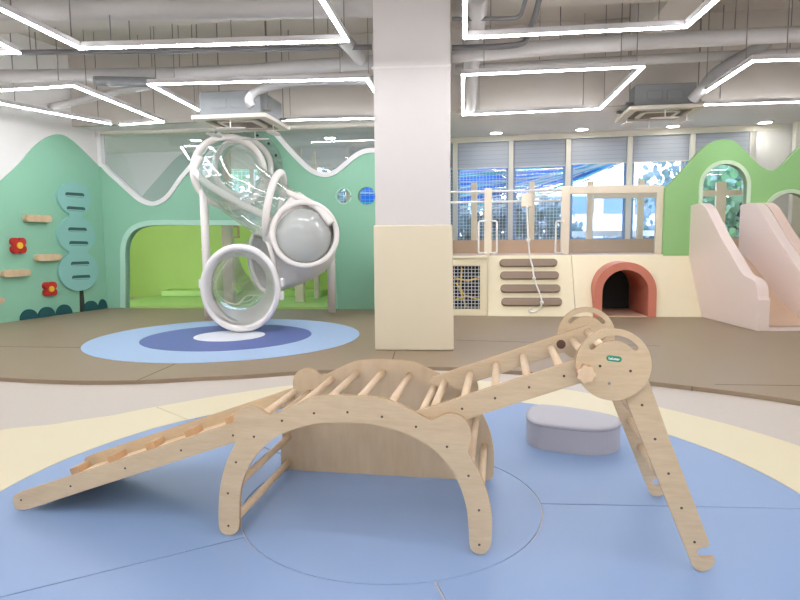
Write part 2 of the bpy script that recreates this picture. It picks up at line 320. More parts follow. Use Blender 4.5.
# union outline of three stacked discs
def union_outline(cs):
    zs = []; zmin = cs[2][0][1]-cs[2][1]; zmax = cs[0][0][1]+cs[0][1]; L = []; Rr = []
    for i in range(N+1):
        z = zmin+(zmax-zmin)*(1-math.cos(math.pi*i/N))/2; l, r = None, None
        for (p, rz, rx) in cs:
            d = (z-p[1])/rz
            if abs(d) <= 1:
                w = rx*math.sqrt(max(0, 1-d*d)); l = p[0]-w if l is None else min(l, p[0]-w); r = p[0]+w if r is None else max(r, p[0]+w)
        if l is None: continue
        # soften the necks
        L.append([l, z]); Rr.append([r, z])
    for A in (L, Rr):
        for _ in range(2):
            B = [a[0] for a in A]
            for i in range(1, len(A)-1): A[i][0] = (B[i-1]+2*B[i]+B[i+1])/4
    return [tuple(p) for p in L] + [tuple(p) for p in Rr[::-1][1:-1]]
crown = lw_obj('tree_crown', [union_outline(cs)], 'tree', -.065, -.02, tr)
for (x0, y0, x1, y1) in [(65, 194.3, 84, 195.5), (66.5, 208.3, 85, 209.5), (68, 229.5, 86.5, 230), (69, 243.2, 88, 243.5), (70.7, 264, 89, 263.3), (71.8, 277.8, 90, 276.8)]:
    a = LW.px(x0, y0, -.06); b = LW.px(x1, y1, -.06); h = .045
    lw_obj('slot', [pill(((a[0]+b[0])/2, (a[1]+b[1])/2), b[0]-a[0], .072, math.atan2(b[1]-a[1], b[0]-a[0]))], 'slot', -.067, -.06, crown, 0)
    lw_obj('handle_lip', [pill(((a[0]+b[0])/2, (a[1]+b[1])/2-.022), (b[0]-a[0])*.94, .018, math.atan2(b[1]-a[1], b[0]-a[0]))], 'tree', -.07, -.06, crown, 0)
tp = [LW.px(*p) for p in [(78.5, 290), (79, 312.5), (84, 312), (82, 290)]]
lw_obj('trunk', [[tuple(p) for p in tp]], 'trunk', -.03, -.02, tr, 0)
for i, (x0, x1, yb) in enumerate([(18.5, 36.5, 321), (36.5, 53.5, 318), (54.5, 70.5, 315), (82, 97, 311.5), (97, 111, 309.5)]):
    a = LW.px(x0, yb); b = LW.px(min(x1, 105.5), yb-1); cx = (a[0]+b[0])/2; r = (b[0]-a[0])/2; h = LW.px(x0, yb-8)[1]-a[1]
    P = [(x, max(.052, z)) for x, z in circ((cx, .052), r, 20, 0, math.pi, h+.03)]
    prop(lw_obj('bush_board', [P], 'bush', -.05, -.02), ['dark teal half-round bush board furthest left along the wall foot', 'dark teal bush board, second from the left', 'dark teal bush board just left of the tree trunk', 'dark teal bush board just right of the tree trunk', 'dark teal bush board beside the room corner'][i], 'wall decoration', 'bush boards along the left wall')
for i, (x0, x1, y) in enumerate([(26, 52.3, 218.3), (37, 62.3, 257.3), (3.5, 31.2, 273), (-12, 5, 301)]):
    a = LW.px(x0, y+.4, -.1); b = LW.px(x1, y, -.1)
    prop(lw_obj('wall_hold', [pill(((a[0]+b[0])/2, (a[1]+b[1])/2), b[0]-a[0], .105)], 'grip', -.10, -.02, None, .012), ['pale wooden climbing hold above the upper red flower', 'pale wooden climbing hold touching the tree discs', 'pale wooden climbing hold below the upper red flower', 'pale wooden climbing hold cut off by the left edge'][i], 'climbing hold', 'wooden holds on the mint wall')
for i, (x, y, r) in enumerate([(19.7, 245.5, 9), (51.3, 289, 8.2)]):
    p = LW.px(x, y, -.085); rz = LW.px(x, y-r, -.085)[1]-p[1]
    def rad(t):
        ph = (t % (math.pi/2))-math.pi/4; d_, r_ = .60, .47; return d_*math.cos(ph)+math.sqrt(r_*r_-(d_*math.sin(ph))**2)
    P = [(p[0]+rz*.97*rad(t)*math.cos(t), p[1]+rz*.97*rad(t)*math.sin(t)) for t in [2*math.pi*k/80 for k in range(80)]]
    f = lw_obj('flower_hold', [P], 'red', -.085, -.02, None, .01); prop(f, ['red four-petal flower hold near the left edge', 'lower red four-petal flower hold beside the tree'][i], 'climbing hold', 'red flower holds on the mint wall')
    lw_obj('flower_centre', [circ(p, rz*.36, 24, ry=rz*.36)], 'yellow', -.10, -.08, f, .004)['label'] = 'yellow flower centre'
# ------------------------------------------------------------------ mats
mc = Vector((-.045, 2.625, 0)); TM = .02
def sector(r0, r1, a0, a1, gap=.004, n=24):
    g0 = gap/max(r0, .3); g1 = gap/r1; P = []
    for i in range(n+1):
        a = a0+g1+(a1-a0-2*g1)*i/n; P.append((mc.x+(r1-gap/2)*math.cos(a), mc.y+(r1-gap/2)*math.sin(a)))
    for i in range(n, -1, -1):
        a = a0+g0+(a1-a0-2*g0)*i/n; P.append((mc.x+(r0+gap/2)*math.cos(a), mc.y+(r0+gap/2)*math.sin(a)))
    return P
def flat(mb, loops, z0, z1): return mb.prism(loops, lambda p: Vector((p[0], p[1], z1)), lambda p: Vector((p[0], p[1], z0)))
mb = MB(); flat(mb, [circ(mc, .664, 64)], 0, TM); prop(mb.put('round_mat', 'blue', bevel=.003), 'round blue mat at the centre under the wooden climbing arch', 'mat')
def ang(px, py): q = fl(px, py); return math.atan2(q.y-mc.y, q.x-mc.x)
angs = [ang(700, 511), ang(265, 451), ang(120, 573)+2*math.pi, ang(440, 596)+2*math.pi]
angs = sorted(a % (2*math.pi) for a in angs); lb = {}
names = ['blue mat sector under the ladder legs on the right side', 'blue mat sector reaching behind the climbing arch and grey pouf', 'blue mat sector under the wooden ramp on the left', 'blue mat sector nearest the camera at the bottom left']
seq = angs + [angs[0]+2*math.pi]
for i in range(4):
    mb = MB(); flat(mb, [sector(.667, 1.882, seq[i], seq[i+1], n=48)], 0, TM)
    mid = (seq[i]+seq[i+1])/2; x, y = math.cos(mid), math.sin(mid)
    lab = 'blue mat sector behind the arch and around the grey pouf' if y > .5 else ('blue mat sector under the ladder legs at front right' if x > .2 else ('blue mat sector under the wooden ramp on the left' if math.degrees(mid) < 215 else 'blue mat sector at the front left between two seams'))
    prop(mb.put('floor_mat', 'blue', bevel=.003), lab, 'mat', 'blue mat sectors')
ca = sorted([ang(166, 413.5) % (2*math.pi), math.radians(222), math.radians(330)])
seq = ca+[ca[0]+2*math.pi]
RK = [(-60, 2.5), (0, 2.42), (15, 2.40), (33, 2.37), (45, 2.38), (60, 2.42), (90, 2.44), (110, 2.38), (122, 2.34), (133, 2.34), (143.4, 2.38), (151, 2.52), (156.3, 2.73), (170, 3.15), (185, 3.4), (200, 3.3), (222, 3.0), (300, 2.5), (360, 2.42)]
def rad_at(a):
    d = math.degrees(a)
    while d > 300: d -= 360
    for (a0_, r0_), (a1_, r1_) in zip(RK, RK[1:]):
        if a0_ <= d <= a1_: t = (d-a0_)/(a1_-a0_); t = t*t*(3-2*t)*.5+t*.5; return r0_+(r1_-r0_)*t
    return 2.5
def ring_sector(r0, a0, a1, n=72):
    P = []; g = .002
    for i in range(n+1):
        a = a0+g+(a1-a0-2*g)*i/n; R_ = rad_at(a); P.append((mc.x+R_*math.cos(a), mc.y+R_*math.sin(a)))
    for i in range(n, -1, -1):
        a = a0+g+(a1-a0-2*g)*i/n; P.append((mc.x+r0*math.cos(a), mc.y+r0*math.sin(a)))
    return P
for i in range(len(ca)):
    mb = MB(); flat(mb, [ring_sector(1.886, seq[i], seq[i+1])], 0, TM); mid = (seq[i]+seq[i+1])/2
    lab = 'cream outer ring mat along the left behind the ramp' if math.cos(mid) < -.5 and math.sin(mid) > -.3 else ('cream outer ring mat arcing behind the arch and pouf' if math.sin(mid) > .3 else 'cream outer ring mat at the right side and near the camera')
    prop(mb.put('ring_mat', 'cream', bevel=.003), lab, 'mat', 'cream ring mats')
# brown raised mats
edge = [fl(*p, .05) for p in [(-60, 374), (0, 377.5), (70, 380.5), (140, 380), (200, 377), (250, 374.5), (300, 371), (345, 369), (400, 367), (450, 367), (520, 371), (585, 376), (650, 381.5), (740, 392), (800, 401), (900, 418)]]
E2 = sp2(edge, 4, False)
back = [(7.5, E2[-1][1]), (7.5, 10.2), (G.w((GL, 0)).x, G.w((GL, 0)).y-.01), tuple(GA[:2]), (LW.w((LW.L-4.2, 0), -.02)[:2])]
mb = MB(); flat(mb, [E2+[(q[0], q[1]) for q in back]], 0, .05)
bm_ = prop(mb.put('raised_mat', 'brown', bevel=.006), 'large brown raised mat floor with a wavy front edge', 'mat')
for a, b in [((0, 346.5), (86, 347.5)), ((137, 380.5), (175, 364)), ((395, 351.5), (390, 368)), ((455, 340), (660, 346)), ((692, 391), (692, 386.5)), ((715, 384.5), (800, 385.5)), ((650, 349), (700, 350)), ((110, 355), (60, 347.5))][:6]:
    mb = MB(); p, q = fl(*a, .0505), fl(*b, .0505); mb.bar(p, q, .008, .001); mb.put('seam', 'seam', bm_)
fc = fl(222.5, 341.5, .05); 
def far_disc(c, r, z0, z1, name, m, lab):
    mb = MB(); flat(mb, [circ(c, r, 64)], z0, z1); return prop(mb.put(name, m), lab, 'mat')
FC = Vector((-2.09, 7.22)); 
far_disc(FC, 1.59, .0505, .054, 'disc_mat', 'lblue', 'large light blue round mat inlaid in the brown floor under the tube slide')
far_disc(FC, 1.00, .0545, .057, 'disc_mat', 'dblue', 'dark blue round mat on top of the light blue one')
far_disc(FC+Vector((.01, .02)), .42, .0575, .06, 'disc_mat', 'wvinyl', 'small white round mat in front of the tube slide mouth')
# ------------------------------------------------------------------ wooden climber (hero)
A0 = fl(229, 535.5, TM); th = math.radians(-9.5)
W = Wall((A0.x, A0.y), (A0.x+math.cos(th), A0.y+math.sin(th))); WD = .70; TP = .018
def wp(P, n=0): return [tuple(W.px(x, y, n)) for x, y in P]
def wob(name, loops, m, n0, n1, parent, bevel=.003, **k):
    mb = MB(); W.prism(mb, loops, n0, n1); o = mb.put(name, m, parent, bevel=bevel, **k)
    if m.startswith('ply') or name == 'star_knob':
        o.data.materials.append(M['cleat' if name == 'star_knob' else 'edge'])  # star knob's contact shadow outline is put into its darker side faces
        for f_ in o.data.polygons:
            if abs(f_.normal.dot(W.n)) < .5: f_.material_index = 1
        for md_ in o.modifiers: md_.material = 0
    return o
def round_outline(P, n=4, it=2): return smooth2(sp2(P, n, True), it)
outer = [(219, 527.5), (218.5, 512), (219, 498), (221, 482), (226, 463), (232, 450), (235.5, 441), (233, 431), (233, 421), (237, 412), (244, 407.5), (252, 406.3), (260, 409), (266, 414), (272, 415), (281, 411.5), (295, 404.5), (310, 398.5), (325, 396.3), (345, 396), (370, 397.3), (387.5, 400), (400, 405.5), (412, 411.5), (422.5, 416.7), (431, 420.5), (437.5, 418), (447.5, 413.7), (459, 415.3), (467, 422), (471, 432), (470.5, 443), (467.5, 451), (472, 460), (479, 472.5), (485.5, 488), (489.5, 502), (492, 518), (492, 533), (491, 545), (486.5, 552.5), (480, 555), (473.5, 552.5), (469.5, 546)]
inner = [(468.5, 525), (466, 506), (461, 489), (454, 474), (445, 461), (432.5, 449), (410, 435.5), (387.5, 427.5), (360, 423), (338, 422), (312.5, 424.5), (290, 430.5), (273, 439.5), (259, 452), (249, 466), (243, 480), (239.8, 495), (239.3, 512), (239, 527.5), (235.5, 533.5), (229, 535.5), (222.5, 533.5)]
full = round_outline(wp(outer+inner), 4, 2)
zmin = min(p[1] for p in full); full = [(p[0], p[1]-zmin+TM+.001) for p in full]; dz = -zmin+TM+.001
arch = thing('climbing_arch', W.w((.5, TM), .35), 'light plywood climbing arch with dowel rungs and bear-ear ends on blue mat', 'climbing frame')
fp = wob('side_panel', [full], 'ply', 0, TP, arch, .004)
# back panel: the same outside, closed down to a straight foot
ou = round_outline(wp(outer)+[], 4, 2)
osp = sp2(wp(outer), 4, False)
zlow = .0
s_l, s_r = osp[0][0], max(p[0] for p in osp)
bp_pts = [(p[0], p[1]+dz) for p in osp if True]
keep = []
for p in bp_pts:
    keep.append(p)
keep = [p for p in keep if not (p[0] > s_r-.075 and p[1] < TM+.05)]
rb = .045
bpl = [(s_l-.0, TM+.001)] + [p for p in keep if p[1] > TM+.05] + [(s_r-rb+rb*math.cos(t), TM+.001+rb-rb*math.sin(t)) for t in (0, .4, .8, 1.2, 1.57)]
bkp = wob('back_panel', [bpl], 'ply_in', WD, WD+TP, arch, .004); bkp['label'] = 'solid plywood back panel reaching the floor'
def screw(p, n, parent, r=.0048):
    mb = MB(); W.prism(mb, [circ(p, r, 12)], n-.0015, n+.002); mb.put('screw', 'screw', parent)
def rung(p, n0, n1, parent, r=.0162, name='rung', m='rung'):
    mb = MB(); mb.tube([W.w(p, n0), W.w(p, n1)], r, 20); return mb.put(name, m, parent, smooth=False)
def shade(o):
    for pl in o.data.polygons: pl.use_smooth = len(pl.vertices) == 4
arch_sc = [(228.5, 526), (228, 493.5), (236, 462.5), (254, 437), (282, 421), (314, 413.5), (347.5, 412.5), (382, 417), (416, 427), (447, 447), (468.5, 476), (479, 510.5), (479.3, 545)]
for q in arch_sc:
    p = W.px(*q); p = (p[0], p[1]+dz); screw(p, 0, fp)
    if q[1] < 530 : o = rung(p, TP-.004, WD+.004, arch); shade(o)
    elif q[0] > 400: pass
# ramp on the left
RN0, RN1 = .075, .54
ramp = thing('climbing_ramp', W.w((-.55, TM), .35), 'light plywood climbing ramp sloping from the arch down to the left', 'ramp')
def ramp_line():
    tip = W.px(19, 499, RN0); 
    return tip
rp = wp([(12.5, 500), (13, 493.5), (18, 491), (234, 420.5), (252, 414.5), (256, 416), (255, 433.5), (234, 440.5), (27, 507.5), (19, 508.5), (14.5, 506)], RN0)
lowest = min(p[1] for p in rp); rp = [(p[0], p[1]-lowest+TM+.001) for p in rp]; rp = smooth2(sp2(rp, 3, True), 0) if False else rp
def densify(P, r=.012):
    out = []; k = len(P)
    for i in range(k):
        a, b, c = Vector(P[i-1]), Vector(P[i]), Vector(P[(i+1) % k])
        d1 = min(r, (a-b).length*.4); d2 = min(r, (c-b).length*.4); p = b+(a-b).normalized()*d1; q = b+(c-b).normalized()*d2
        for t in (0, .33, .67, 1): out.append(tuple((1-t)**2*p+2*t*(1-t)*b+t*t*q))
    return out
rpd = densify(rp, .02)
r1o = wob('side_rail', [rpd], 'ply', RN0, RN0+TP, ramp, .003)
r2o = wob('side_rail', [rpd], 'ply', RN1, RN1+TP, ramp, .003)
for q in [(21, 498), (70.5, 484), (125, 466), (181, 448), (233, 433)]:
    p = W.px(*q, RN0); screw((p[0], p[1]-lowest+TM), RN0, r1o)
tA = Vector(rp[2]); tB = Vector(rp[3]); dr = (tB-tA).normalized(); up = Vector((-dr.y, dr.x))
L = (tB-tA).length
def rl(s, h): q = tA+dr*s+up*h; return (q.x, q.y)
wob('ramp_board', [[rl(.02, -.066), rl(L+.02, -.066), rl(L+.02, -.052), rl(.02, -.052)]], 'board', RN0+TP, RN1, ramp, 0)
for k in range(7):
    s = -.03+k*.222
    if s < L-.02:
        wob('cleat', [[rl(s, -.053), rl(s+.050, -.053), rl(s+.050, -.018), rl(s, -.018)]], 'cleat', RN1-.12, RN1-.03, ramp, .003)
for q in [(284, 405.5)]:
    pass
o = rung(rl(L+.09, -.02), RN0+TP, RN1, ramp); shade(o)
# ladder with turning discs and folding legs on the right
N0, N1 = .024, .625
lad = thing('ladder_bridge', W.w((1.3, TM), .35), 'plywood ladder rising from the arch to big round discs and splayed legs', 'ladder')
WC = W.px(613, 364.5, -.014); WR = (W.px(651, 364.5, -.014)[0]-W.px(575, 364.5, -.014)[0])/2
a = Vector(W.px(430, 419, N0)); b = Vector(W.px(564, 376, N0)); dl = (b-a).normalized(); ul = Vector((-dl.y, dl.x)); hw = .043
e0 = a-dl*.032; e1 = Vector(WC)-dl*.0
e1 = a+dl*((Vector(WC)-a).dot(dl))
railP = [tuple(e0+ul*hw*math.sin(t)+dl*hw*-math.cos(t)) for t in [math.radians(-90+15*i) for i in range(13)]] + [tuple(e1+ul*hw*math.cos(t)+dl*hw*math.sin(t)) for t in [math.radians(15*i) for i in range(13)]]
lr1 = wob('ladder_rail', [railP], 'ply', N0, N0+TP, lad); lr2 = wob('ladder_rail', [railP], 'ply', N1-TP, N1, lad)
for q in [(430, 419), (462, 408.5), (495, 398), (529, 387), (564, 376)]:
    p = W.px(*q, N0); p = tuple(a+dl*((Vector(p)-a).dot(dl))); screw(p, N0, lr1); shade(rung(p, N0+TP-.004, N1-TP+.004, lad))
p6 = tuple(a+dl*((Vector(W.px(588, 368.5, N0))-a).dot(dl)+.015)); shade(rung(p6, N0+TP-.004, N1-TP+.004, lad))
kb = Vector(p6)-dl*.055; mb = MB(); W.prism(mb, [circ(kb, .02, 24)], N1-TP-.012, N1-TP); mb.put('knob', 'knob', lad, bevel=.003)['label'] = 'dark brown round knob'
# legs
lp = [(619, 385), (626, 402), (641, 440), (660, 487), (692.5, 570-2), (697, 573), (704, 574), (711, 571), (714.5, 566), (715, 559.5), (701, 560.5), (697, 557.5), (697.5, 553), (701, 550), (710.5, 548.5), (704, 531), (669, 440), (649, 384), (640, 366)]
LPp = wp(lp); lw_ = min(p[1] for p in LPp); LPp = [(p[0], p[1]-lw_+TM+.001) for p in LPp]; LPd = densify(LPp, .008)
g1 = wob('leg', [LPd], 'ply', 0.0, TP, lad); g2 = wob('leg', [LPd], 'ply', .632, .632+TP, lad)
for q in [(642, 405), (655, 439), (668.5, 473.5), (681.5, 508), (694.5, 542)]:
    p = W.px(*q); screw(p, 0, g1)
    if 410 < q[1] < 530: shade(rung(tuple(p), TP-.004, .634, lad))
def arc_slot(c, r, a0, a1, w, n=16):
    a0, a1 = math.radians(a0), math.radians(a1)
    P = [(c[0]+(r+w)*math.cos(a0+(a1-a0)*i/n), c[1]+(r+w)*math.sin(a0+(a1-a0)*i/n)) for i in range(n+1)]
    P += [(c[0]+(r)*math.cos(a1)+w*math.cos(a1+t), c[1]+r*math.sin(a1)+w*math.sin(a1+t)) for t in [math.pi*i/8 for i in range(1, 8)]]
    P += [(c[0]+(r-w)*math.cos(a1+(a0-a1)*i/n), c[1]+(r-w)*math.sin(a1+(a0-a1)*i/n)) for i in range(n+1)]
    P += [(c[0]+r*math.cos(a0)+w*math.cos(a0+math.pi+t), c[1]+r*math.sin(a0)+w*math.sin(a0+math.pi+t)) for t in [math.pi*i/8 for i in range(1, 8)]]
    return P
discL = [circ(WC, WR, 72), arc_slot(WC, WR*.80, 42, 82, WR*.075), arc_slot(WC, WR*.80, 110, 150, WR*.075)]
w1 = wob('disc', [discL[0], arc_slot(WC, WR*.74, 40, 140, WR*.075)], 'ply', -.020, -.002, lad)
w2 = wob('disc', [circ(WC, WR, 72), arc_slot(WC, WR*.74, 40, 140, WR*.075)], 'ply', .652, .670, lad)
for q in [(600, 366), (630.5, 371), (616, 392)][:2]: screw(tuple(W.px(*q, -.02)), -.02, w1, .005)
for (dx, dy, rr_) in [(-.012, -.066, .008)]:
    wob('bolt_cap', [circ((WC[0]+dx, WC[1]+dy), rr_*.6, 16)], 'galv', -.022, -.019, w1, 0)
sc = W.px(585, 372.5, -.02)
star = [(sc[0]+.030*(1+.10*math.cos(7*t))*math.cos(t), sc[1]+.030*(1+.10*math.cos(7*t))*math.sin(t)) for t in [2*math.pi*i/96 for i in range(96)]]
wob('star_knob', [star], 'rung', -.050, -.0195, lad, 0)
hub = wob('hub_plate', [circ((WC[0]+.03, WC[1]+.0), WR*.45, 32)], 'ply', .651, .656, lad)
shade(rung((WC[0]+.0, WC[1]+.02), TP, .65, lad, .016, 'axle'))
# green logo plate with white lettering
lc = W.px(614, 358.7, -.02); la = math.radians(-6)
pl_ = wob('logo_plate', [pill(lc, .052, .020, la)], 'logo', -.0215, -.019, w1, .001)
def text(name, s, size, origin, rot, m, parent, ext=.0006):
    cu = D.curves.new(name, 'FONT'); cu.body = s; cu.size = size; cu.extrude = ext; cu.align_x = 'CENTER'; cu.align_y = 'CENTER'; cu.offset = .0004
    t = D.objects.new(name+'_tmp', cu); C.objects.link(t); bpy.context.view_layer.update()
    me = D.meshes.new_from_object(t); D.objects.remove(t)
    vs = [rot @ v.co + origin for v in me.vertices]; fs = [tuple(p.vertices) for p in me.polygons]
    return put(name, vs, fs, m, parent)
Rm = Matrix((W.u, Vector((0, 0, 1)), -W.n)).transposed() @ Matrix.Rotation(la, 3, 'Z')
text('lettering', 'LaLunar', .0115, W.w(lc, -.0222), Rm, 'logow', w1)
# ------------------------------------------------------------------ grey pouf
pz = TM; ph_ = .146
tf = [fl(x, y, pz+ph_) for x, y in [(526.5, 416), (528.5, 409.5), (534, 406), (546, 405), (575, 408.5), (608, 414.5), (618, 418.5), (621, 422.5), (615, 427.5), (600, 429.7), (580, 429), (548, 425.5), (532, 422)]]
PP = smooth2(sp2(tf, 4, True), 2)
pf = thing('pouf', (sum(p[0] for p in PP)/len(PP), sum(p[1] for p in PP)/len(PP), pz), 'low grey padded pouf with rounded ends on the blue mat behind the ladder', 'pouf')
mb = MB(); flat(mb, [PP], pz+.001, pz+ph_-.006); mb.put('body', 'pouf', pf, bevel=.006)
cx, cy = pf.location.x, pf.location.y
mb = MB(); n = len(PP); rings = [(1.006, ph_-.012), (1.012, ph_-.002), (1.0, ph_+.004), (.93, ph_+.008), (.5, ph_+.012), (0.02, ph_+.013)]
vs = [Vector((cx+(p[0]-cx)*k, cy+(p[1]-cy)*k, pz+z)) for k, z in rings for p in PP]
mb.add(vs, [(i*n+j, i*n+(j+1) % n, (i+1)*n+(j+1) % n, (i+1)*n+j) for i in range(len(rings)-1) for j in range(n)]+[tuple(range(n))[::-1]])
mb.put('lid_cushion', 'pouf', pf, smooth=True)
mb = MB(); mb.tube([(cx+(p[0]-cx)*1.006, cy+(p[1]-cy)*1.006, pz+ph_-.012) for p in PP], .0022, 6, True); mb.put('piping', 'pouf_d', pf)
q = fl(599, 428, pz+ph_-.01)
mb = MB(); 
# ------------------------------------------------------------------ play structure on the right
PA, PB = fl(455, 316, .05), fl(706, 317.2, .05)
PF = Wall(PA, PB); ZD = .95; 
PBk = PF; DN = .48                                            # the ramp's run
plat = thing('play_platform', PF.w((2, .05), .6), 'long cream play platform with a sloped front under the windows', 'play structure')
mb = MB(); PF.rect(mb, -1.2, 6.5, ZD-.08, ZD, DN, DN+1.9); mb.put('deck', 'tan', plat)
sr0 = PF.px(487, 315)[0]; sr1 = PF.px(576, 315)[0]; sre = PF.px(707, 317)[0]
# net frame on the left, upright
nz0, nz1 = PF.px(470, 309.5)[1], PF.px(470, 266)[1]; ns1 = PF.px(480, 290)[0]; ns0 = ns1-1.1
mb = MB(); PF.prism(mb, [[(-1.2, .05), (sr0, .05), (sr0, ZD-.03), (-1.2, ZD-.03)], [(ns0, nz0), (ns1, nz0), (ns1, nz1), (ns0, nz1)]], 0.02, .12); mb.put('net_frame', 'cpanel', plat, bevel=.01)
mb = MB(); PF.rect(mb, -1.2, sr0, ZD-.03, ZD, .0, DN); mb.put('ledge', 'cpanel', plat)
mb = MB(); st = .052
k = 0
x = ns1-.02
while x > -.35: mb.bar(PF.w((x, nz0), .07), PF.w((x, nz1), .07), .009, .009, (0, 1, 0)); x -= st
z = nz0+.03
while z < nz1: mb.bar(PF.w((-.35, z), .07), PF.w((ns1, z), .07), .009, .009); z += st
mb.put('rope_net', 'net', plat)
mb = MB()
for P in ([(455, 278), (468, 281), (482, 277)], [(462, 268), (460, 290), (466, 307)], [(455, 300), (466, 296), (480, 300)], [(466, 297), (456, 283)]):
    mb.tube([PF.w(PF.px(x, y, .16), .16+.03*i) for i, (x, y) in enumerate(P)], .014, 8)
mb.put('climbing_rope', 'yrope', plat, smooth=True)['label'] = 'yellow ropes behind the white net'
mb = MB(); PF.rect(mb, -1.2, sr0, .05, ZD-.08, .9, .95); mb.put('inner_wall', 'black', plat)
def slope(p, off=0):                                              # s, t(0 bottom..1 top) on the sloped face
    return PF.w((p[0], .05+(ZD-.05)*p[1]), DN*p[1]+off)
def slp(px, py):
    # intersect the ray with the sloped plane
    p0 = slope((0, 0)); e1_ = PF.u; e2_ = (slope((0, 1))-p0); nn = e1_.cross(e2_).normalized(); d = ray(px, py); t = (p0-EYE).dot(nn)/d.dot(nn); q = EYE+d*t-p0
    return (q.dot(e1_), q.z/(ZD-.05))
sn = (PF.u.cross(slope((0, 1))-slope((0, 0)))).normalized()
if sn.y > 0: sn = -sn
def sprism(loops, o0, o1): mb = MB(); mb.prism(loops, lambda p: slope(p)+sn*o0, lambda p: slope(p)+sn*o1); return mb
ra = sprism([[(sr0+.006, .0), (sr1-.006, .0), (sr1-.006, 1), (sr0+.006, 1)]], 0, -.06).put('ramp_panel', 'cpanel', plat, bevel=.008)
for (x0, x1, y) in [(499.5, 557, 263.7), (500, 558.7, 276.2), (500.3, 560, 289.3), (501.2, 561.7, 302.6)]:
    a_ = slp(x0, y); b_ = slp(x1, y); hh = .125/(ZD)
    Pp = [(a_[0]+(b_[0]-a_[0])*.5+q[0], (a_[1]+b_[1])/2+q[1]/1.02) for q in pill((0, 0), b_[0]-a_[0], .12)]
    sprism([Pp], .055, 0).put('grip', 'taupe', ra, bevel=.02)['label'] = 'taupe padded foothold'
# sloped panel with the tunnel opening
tcx = (slp(593, 312)[0]+slp(655, 314)[0])/2; tro = (slp(655, 314)[0]-slp(593, 312)[0])/2; tri = tro*.74
zc = PF.px(624, 262)[1]-tro
def archp(r, z0, zc, n=24): return [(tcx+r, z0)]+[(tcx+r*math.cos(t), zc+r*math.sin(t)) for t in [math.pi*i/n for i in range(n+1)]]+[(tcx-r, z0)]
oa = archp(tro-.03, 0.0, zc)
hl = [(p[0], max(0, (p[1]-.05)/(ZD-.05))) for p in archp(tro-.03, .05, zc)]
sprism([[(sr1+.0, 0), (hl[-1][0], 0)]+hl[::-1][1:-1]+[(hl[0][0], 0), (sre+.12, 0), (sre+.12, 1), (sr1+.0, 1)]], 0, -.06).put('tunnel_panel', 'cpanel', plat, bevel=.004)
mb = MB(); Lo = archp(tro, .051, zc)+archp(tri, .051, zc)[::-1]; PF.prism(mb, [Lo], -.03, 1.0)
tn = mb.put('tunnel', 'terra', None, bevel=.015); prop(tn, 'terracotta arched foam tunnel mouth in the cream play platform', 'tunnel')
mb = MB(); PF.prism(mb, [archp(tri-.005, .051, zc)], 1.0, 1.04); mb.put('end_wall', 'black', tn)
mb = MB(); PF.rect(mb, tcx-tri, tcx+tri, .05, .06, -.02, 1.0); mb.put('tunnel_floor', 'tan', tn)
# railing above the ramp
RY = DN+.06
def rpx(x, y, n=RY): return PF.px(x, y, n)
rail = thing('railing', PF.w(((rpx(488, 250)[0]), ZD), RY), 'cream railing with thin white bars above the padded climbing ramp', 'railing')
def rpost(mb, x0, x1, y0, z0=ZD, n=RY, d=.08):
    a = rpx(x0, y0, n); b = rpx(x1, y0, n); PF.rect(mb, a[0], b[0], z0, a[1], n, n+d); return mb
rpost(MB(), 484.5, 492, 188).put('post', 'cframe', rail, bevel=.008)
for y in (190, 200.5):
    mb = MB(); p = rpx(400, y-(.3)); q = rpx(562, y); zz = q[1]; mb.tube([PF.w((-1.1, zz), RY+.04), PF.w((q[0], zz), RY+.04)], .018, 12); mb.put('rail', 'plastic', rail, smooth=True)
fr = thing('window_guard', PF.w((rpx(614, 250)[0], ZD), RY), 'cream framed clear guard panel above the terracotta tunnel', 'guard')
rpost(MB(), 562, 570, 186).put('post', 'cframe', fr, bevel=.008); rpost(MB(), 657.5, 665, 186).put('post', 'cframe', fr, bevel=.008)
a = rpx(570, 186); b = rpx(657.5, 192.5); mb = MB(); PF.rect(mb, a[0], rpx(657.5, 186)[0], b[1], a[1], RY, RY+.08); mb.put('top_beam', 'cframe', fr, bevel=.008)
mb = MB(); PF.rect(mb, a[0], rpx(657.5, 186)[0], ZD, b[1], RY+.035, RY+.045); mb.put('clear_panel', 'acry', fr)
for i, (x0, x1) in enumerate([(478.5, 484.5), (492, 497), (556, 562)]):
    sgn = -1 if i != 1 else 1
    xa = x1+2 if sgn < 0 else x0-2; xo = x0 if sgn < 0 else x1
    a = rpx(xa, 221, RY-.03); b = rpx(xo, 221, RY-.03); z0_ = rpx(xa, 253, RY-.03)[1]; z1_ = a[1]; s_a, s_b = a[0], b[0]; r = .035*(1 if s_b > s_a else -1)
    path = spline([PF.w(p, RY-.03) for p in [(s_a, z1_), (s_b-r, z1_), (s_b-r*.25, z1_-.012), (s_b, z1_-.04), (s_b, (z0_+z1_)/2), (s_b, z0_+.04), (s_b-r*.25, z0_+.012), (s_b-r, z0_), (s_a, z0_)]], 3)
    mb = MB(); mb.tube(path, .015, 10); prop(mb.put('grab_handle', 'plastic', smooth=True), ['white grab handle on the left of the ramp post', 'white grab handle on the right of the ramp post', 'white grab handle beside the clear guard panel'][i], 'handle', 'white grab handles')
rp_ = thing('climbing_rope', PF.w((rpx(527, 250)[0], ZD), RY-.02), 'white knotted climbing rope hanging from a cream block over the ramp', 'rope')
a = rpx(521.5, 207, RY-.03); b = rpx(532, 193.5, RY-.03); mb = MB(); PF.rect(mb, a[0], b[0], a[1], b[1], RY-.04, RY+.1); mb.put('clamp_block', 'cframe', rp_, bevel=.01)
rpath = [PF.w(rpx(527, 206, RY-.06), RY-.06), PF.w(rpx(527.5, 222, RY-.06), RY-.06), PF.w(rpx(528.3, 240, .40), .40), PF.w(rpx(530, 257, .36), .36)]
